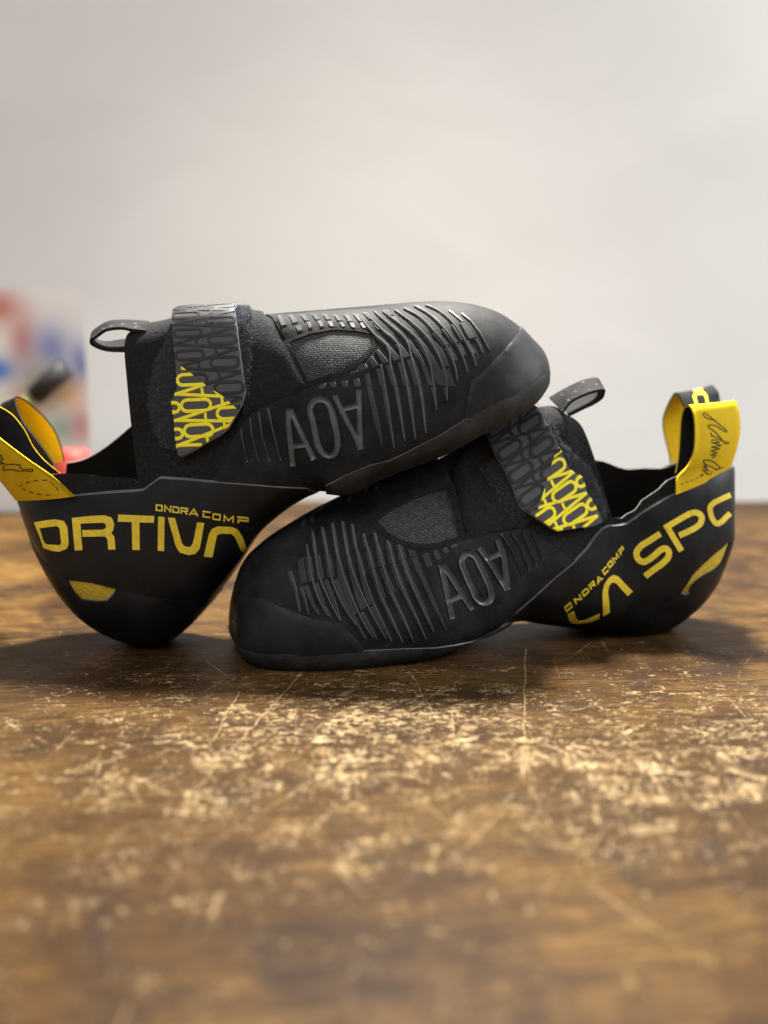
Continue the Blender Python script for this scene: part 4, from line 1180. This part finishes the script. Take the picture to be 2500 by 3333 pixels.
def letters_B(H, par):
    m = M['letter']; hi, lo = .00035, -.0003
    letter_poly(H, Z2([(128,207),(200,195),(270,187),(330,200),(352,240),(362,350),(350,385),(300,405),(250,400),(192,380),(165,300),(145,250)]), hi, lo, m, par, hole=Z2([(165,247),(280,232),(300,245),(312,345),(300,362),(205,355),(185,320)]))
    for q in ([(383,178),(500,165),(600,160),(650,175),(668,220),(660,262),(648,278),(668,305),(677,390),(628,392),(622,320),(605,302),(455,305),(453,260),(590,257),(612,245),(612,225),(600,210),(440,215),(446,300),(453,395),(403,397),(392,280)],
              [(695,155),(938,165),(936,210),(838,208),(840,395),(790,393),(786,205),(692,203)],
              [(965,168),(1008,172),(1005,402),(962,398)],
              [(1030,175),(1078,178),(1125,350),(1142,370),(1180,375),(1200,345),(1228,208),(1276,213),(1245,385),(1215,420),(1170,428),(1110,410),(1085,370)],
              [(1272,438),(1308,285),(1330,250),(1370,235),(1460,240),(1500,255),(1530,300),(1562,390),(1528,408),(1480,305),(1460,285),(1390,282),(1362,292),(1330,442)]):
        letter_poly(H, Z2(q), hi, lo, m, par)
    it = []
    for ch, x, y, wd in [('O',948,84,50),('N',1007,90,48),('D',1062,97,48),('R',1117,104,52),('A',1178,113,56),('C',1265,128,54),('O',1330,144,60),('M',1408,156,66),('P',1497,165,80)]:
        it.append((ch, (x, y), (wd, wd*.12), (-2, 46)))
    small_text(H, it, Z2, 4.6, hi, lo, m, par)
B['letters'] = letters_B
B['strap_off'] = lambda u, v: .0046 + 0*u
B['strap_outline'] = Y2([(885,110),(915,320),(945,560),(985,900),(1020,1180),(1032,1265),(985,1420),(890,1600),(800,1750),(700,1830),(540,1920),(350,2030),(190,2110),(150,2080),(130,1950),(100,1650),(75,1450),(70,1380),(130,1270),(140,1230),(125,900),(90,600),(75,250),(95,140),(500,120)])
def strap_extra_B(S, ol):
    """carry the strap over the ridge to the far side"""
    n = len(ol); top = [k for k, p in enumerate(ol) if p[1] < S.Lt * .03]
    uL = max(p[0] for k, p in enumerate(ol) if p[1] < S.Lt * .08); uR = min(p[0] for k, p in enumerate(ol) if p[1] < S.Lt * .08)
    body = [p for p in ol if p[1] >= S.Lt * .03]
    k = max(range(len(body)), key=lambda i: math.hypot(body[i][0] - body[(i + 1) % len(body)][0], body[i][1] - body[(i + 1) % len(body)][1]))
    a, b = body[k], body[(k + 1) % len(body)]
    add = densify([a, (a[0], -S.Lt * .16), (b[0], -S.Lt * .16), b], .003, False)[1:-1]
    return body[:k + 1] + add + body[k + 1:]
B['strap_extra'] = strap_extra_B
B['strap_diag'] = Y2([(40,820),(120,870),(360,1050),(550,1200),(740,1320),(920,1480),(1000,1540)])
B['strap_yellow'] = Y2([(40,820),(120,870),(360,1050),(550,1200),(740,1320),(920,1480),(1020,1560),(900,1800),(500,2050),(180,2200),(80,2150),(20,1400)])
B['strap_glyphs'] = strap_pattern(Y2, .262)
B['pile'] = [(Y2([(890,120),(1070,135),(1118,300),(1128,900),(1108,1330),(1040,1415),(985,1430),(1030,1265),(985,900),(945,560)]), 1000, .0032),
             (C1([(600,420),(640,320),(680,330),(680,560),(690,800),(680,1180),(560,1150),(490,950),(475,800),(520,600)]), 1300, .0009)]

def extras_B(S, root):
    def flatstroke(RS, lines, wd, name, mat, par):
        polys = []
        for l in lines:
            for p in stroke_polys(l, wd): polys.append(RS.inv(p, 8))
        vs, fs = cdt(polys, 0, union_test(polys)); return solid(name, RS, vs, fs, .00012, -.0002, mat, par, soft=0)
    e1 = [(*p, y) for p, y in zip(Y1([(672,1978),(480,1802),(250,1642),(0,1452),(-120,1340),(-210,1235),(-225,1180),(-160,1135),(-80,1150),(0,1172),(120,1250),(225,1385),(300,1530),(400,1652),(540,1768)]), [.5165,.516,.515,.514,.514,.515,.518,.523,.527,.529,.530,.531,.532,.532,.532])]
    e2 = [(*p, y) for p, y in zip(Y1([(148,2012),(0,1830),(-190,1610),(-330,1440),(-390,1350),(-420,1290),(-425,1250),(-400,1220),(-350,1230),(-300,1260),(-240,1330),(-170,1430),(-100,1540),(0,1660),(100,1780)]), [.536,.535,.534,.534,.534,.535,.538,.543,.547,.549,.550,.551,.552,.552,.552])]
    R = ribbon_surf(e1, e2, bow=.005, dA=-.004, dB=-.004); sign = 1 if R.N[8, 5][1] < 0 else -1
    o = ribbon('pull_loop', R, sign, M['yellow_ribbon'], M['black_ribbon'], root, edge_mat=M['yellow_ribbon'])
    o['label'] = 'yellow heel pull loop with black signature'
    R2 = Surf(R.P + R.N * sign * .0005, False, flip=(sign < 0))
    for l in [[(300,1738),(288,1756),(230,1750),(182,1722),(180,1697),(130,1690),(60,1690),(25,1715),(32,1742),(100,1736),(182,1752)], [(300,1736),(240,1732),(188,1756)],
              [(0,1622),(28,1645),(-15,1665),(42,1682),(-20,1690)], [(-10,1600),(20,1618)]]:
        flatstroke(R2, [Y1(l)], 3.0, 'signature_stroke', M['ink'], o)
    for k, (a, b) in enumerate([((180,1890),(200,1872)),((230,1858),(265,1846)),((300,1840),(340,1834)),((380,1832),(430,1832)),((450,1845),(490,1880)),((500,1890),(530,1930)),
                                ((200,1905),(230,1925)),((260,1935),(300,1950)),((330,1957),(370,1962)),((410,1965),(450,1966))]):
        flatstroke(R2, [Y1([a, b])], 2.6, 'stitch', M['ink'], o)
    f1 = [(*p, y) for p, y in zip(Y1([(495,1700),(400,1560),(310,1440),(220,1325),(165,1215),(137,1110),(160,1088),(230,1118),(310,1185),(400,1268),(490,1390),(548,1530),(578,1660)]), [.566,.565,.564,.564,.565,.567,.571,.576,.579,.580,.581,.581,.580])]
    f2 = [(*p, y) for p, y in zip(Y1([(200,1720),(130,1600),(60,1480),(10,1370),(-30,1270),(0,1180),(40,1135),(90,1160),(150,1230),(230,1330),(310,1450),(370,1560),(420,1690)]), [.578,.577,.576,.576,.577,.579,.583,.588,.591,.592,.593,.593,.592])]
    Rf = ribbon_surf(f1, f2); s2 = 1 if Rf.N[20, 5][1] < 0 else -1
    o2 = ribbon('pull_loop', Rf, s2, M['black_ribbon'], M['yellow_ribbon'], root, edge_mat=M['black_ribbon'])
    o2['label'] = 'black heel pull loop with yellow inner face'
    g1 = [(*p, y) for p, y in zip(C1([(470,372),(370,362),(300,350),(200,362),(135,405),(97,432),(110,462),(200,496),(330,503),(440,500)]), [.530,.530,.530,.530,.531,.534,.537,.538,.538,.538])]
    g2 = [(*p, y) for p, y in zip(C1([(490,310),(400,302),(300,300),(220,308),(155,340),(105,385),(125,425),(200,445),(320,430),(430,420)]), [.548,.548,.548,.548,.549,.552,.555,.556,.556,.556])]
    Rt = ribbon_surf(g1, g2, 60, 6); s3 = 1 if Rt.N[10, 3][2] > 0 else -1
    o3 = ribbon('tongue_loop', Rt, s3, M['webbing'], M['black_ribbon'], root, th=.0014, edge_mat=M['black_ribbon'])
    R4 = Surf(Rt.P + Rt.N * s3 * .0007, False, flip=(s3 < 0))
    for x, y in [(310,322),(400,342),(395,318),(230,335),(180,352)]:
        flatstroke(R4, [C1([(x-10, y+1), (x+10, y-1)])], 2.2, 'stitch', M['thread'], o3)
B['extras'] = extras_B

SA, rootA = build_shoe(A)
SB, rootB = build_shoe(B)
ROOT['loc'] = Vector((0, 0, 0))

# ------------------------------------------------------------------ things at the far end of the table, out of focus
def flat_mat(name, col, rough=.5):
    m, nt, b = mat_new(name); tc = nt.nodes.new('ShaderNodeTexCoord').outputs['Object']
    n1 = noise_t(nt, tc, 40, 4, .6)
    nt.links.new(mixc(nt, n1, tuple(c * .85 for c in col), tuple(min(1, c * 1.1) for c in col)), b.inputs['Base Color'])
    b.inputs['Roughness'].default_value = rough; return m
PK = {k: flat_mat('print_' + k, c) for k, c in {'white': (.80, .79, .78), 'red': (.62, .40, .36), 'blue': (.2, .25, .5), 'light_blue': (.22, .36, .62), 'black': (.02, .02, .02), 'cap_red': (.62, .07, .05),
      'green': (.10, .25, .12), 'orange': (.70, .58, .43), 'lime': (.42, .45, .14), 'purple': (.42, .44, .57), 'teal': (.50, .55, .53), 'pink': (.62, .52, .54)}.items()}
def prism(name, outline, y0, y1, mat, parent=None, back=0.0):
    """an outline in X,Z given real depth in Y"""
    n = len(outline); V = [(x, y0, z) for x, z in outline] + [(x - back, y1, z) for x, z in outline]
    F = [tuple(range(n))[::-1] if False else tuple(range(n)), tuple(range(2*n - 1, n - 1, -1))] + [(k, k + n, (k + 1) % n + n, (k + 1) % n) for k in range(n)]
    o = new_mesh(name, V, F, mat, parent, smooth_faces=[False]*len(F)); return o
def xz(px, py, Y):
    p = at(px, py, Y); return (p.x, p.z)
def lathe(name, prof, mat, parent=None, n=24):
    V = []; F = []
    for r, z in prof:
        for k in range(n):
            a = 6.28318 * k / n; V.append((r*math.cos(a), r*math.sin(a), z))
    for i in range(len(prof) - 1):
        for k in range(n): F.append((i*n + k, i*n + (k+1) % n, (i+1)*n + (k+1) % n, (i+1)*n + k))
    F.append(tuple(range((len(prof)-1)*n, len(prof)*n)))
    return new_mesh(name, V, F, mat, parent)

Yb = 1.0
x0, _ = xz(-260, 1500, Yb); x1, _ = xz(300, 1500, Yb); zt = xz(100, 940, Yb)[1]
bag = thing('printed_box', (0, 0, 0), 'blurred white printed cardboard box at the far left of the table', 'box')
def print_mat():
    m, nt, b = mat_new('soft_colour_print'); tc = nt.nodes.new('ShaderNodeTexCoord').outputs['Object']
    col = None
    for (px, py, rx, rz, c) in [(0,1000,60,50,(.55,.20,.16)), (75,1115,42,85,(.58,.24,.20)), (165,1140,60,75,(.20,.24,.52)), (262,1185,30,62,(.20,.24,.52)), (-10,1205,62,38,(.03,.16,.60)),
                                (85,1300,48,40,(.55,.26,.32)), (215,1285,52,48,(.74,.52,.28)), (205,1395,55,50,(.30,.44,.38)), (262,1385,30,48,(.55,.30,.32)), (130,1230,60,70,(.40,.38,.36))]:
        x, z = xz(px, py, Yb); k = Yb / FPX
        mp = nt.nodes.new('ShaderNodeMapping'); mp.vector_type = 'TEXTURE'; mp.inputs['Location'].default_value = (x, Yb, z); mp.inputs['Scale'].default_value = (rx * k * 1.15, 1, rz * k * 1.15)
        nt.links.new(tc, mp.inputs[0]); ln = nt.nodes.new('ShaderNodeVectorMath'); ln.operation = 'LENGTH'; nt.links.new(mp.outputs[0], ln.inputs[0])
        g_ = math_n(nt, 'POWER', 2.718, math_n(nt, 'MULTIPLY', math_n(nt, 'POWER', ln.outputs['Value'], 2), -1.0))
        col = mixc(nt, g_, (.80, .79, .78) if col is None else col, c)
    nt.links.new(col, b.inputs['Base Color']); b.inputs['Roughness'].default_value = .6
    return m
PK['white'] = print_mat()
prism('carton', [(x0, 0.0), (x1, 0.0), (x1 - .003, zt - .004), (x1 - .008, zt), (x0, zt + .002)], Yb, Yb + .022, PK['white'], bag, .014)
pen = thing('marker_pen', (0, 0, 0), 'blurred black and green marker leaning on the box, far left', 'pen')
def tube(name, a, b, r, mat, parent, n=16):
    a = Vector(a); b = Vector(b); d = (b - a).normalized(); e = d.orthogonal().normalized(); f = d.cross(e)
    V = []; 
    for p in (a, b):
        for k in range(n):
            t_ = 6.28318*k/n; V.append(p + (e*math.cos(t_) + f*math.sin(t_))*r)
    F = [(k, (k+1) % n, (k+1) % n + n, k + n) for k in range(n)] + [tuple(range(n))[::-1], tuple(range(n, 2*n))]
    return new_mesh(name, V, F, mat, parent, smooth_faces=[True]*n + [False, False])
pa = at(112, 1290, Yb - .012); pb = at(215, 1195, Yb - .012); foot = pa + (pa - pb) * ((pa.z - .008) / (pb.z - pa.z)) if pb.z > pa.z else pa
tube('barrel', foot, pa, .006, PK['lime'], pen); tube('cap', pa, pb, .009, PK['black'], pen)
lid = thing('red_bottle_cap', tuple(at(232, 1520, Yb - .06).xy) + (0,), 'blurred red round cap standing on the table behind the pull loops', 'bottle cap')
zl = at(232, 1465, Yb - .06).z
lathe('cap_shell', [(.016, 0), (.017, .004), (.0165, zl - .004), (.013, zl), (.002, zl + .0005)], PK['cap_red'], lid)
for ob in (lid.children[0],):
    ob.data.transform(Matrix.Translation(lid.location))  # lathe profile is built about the cap's own axis
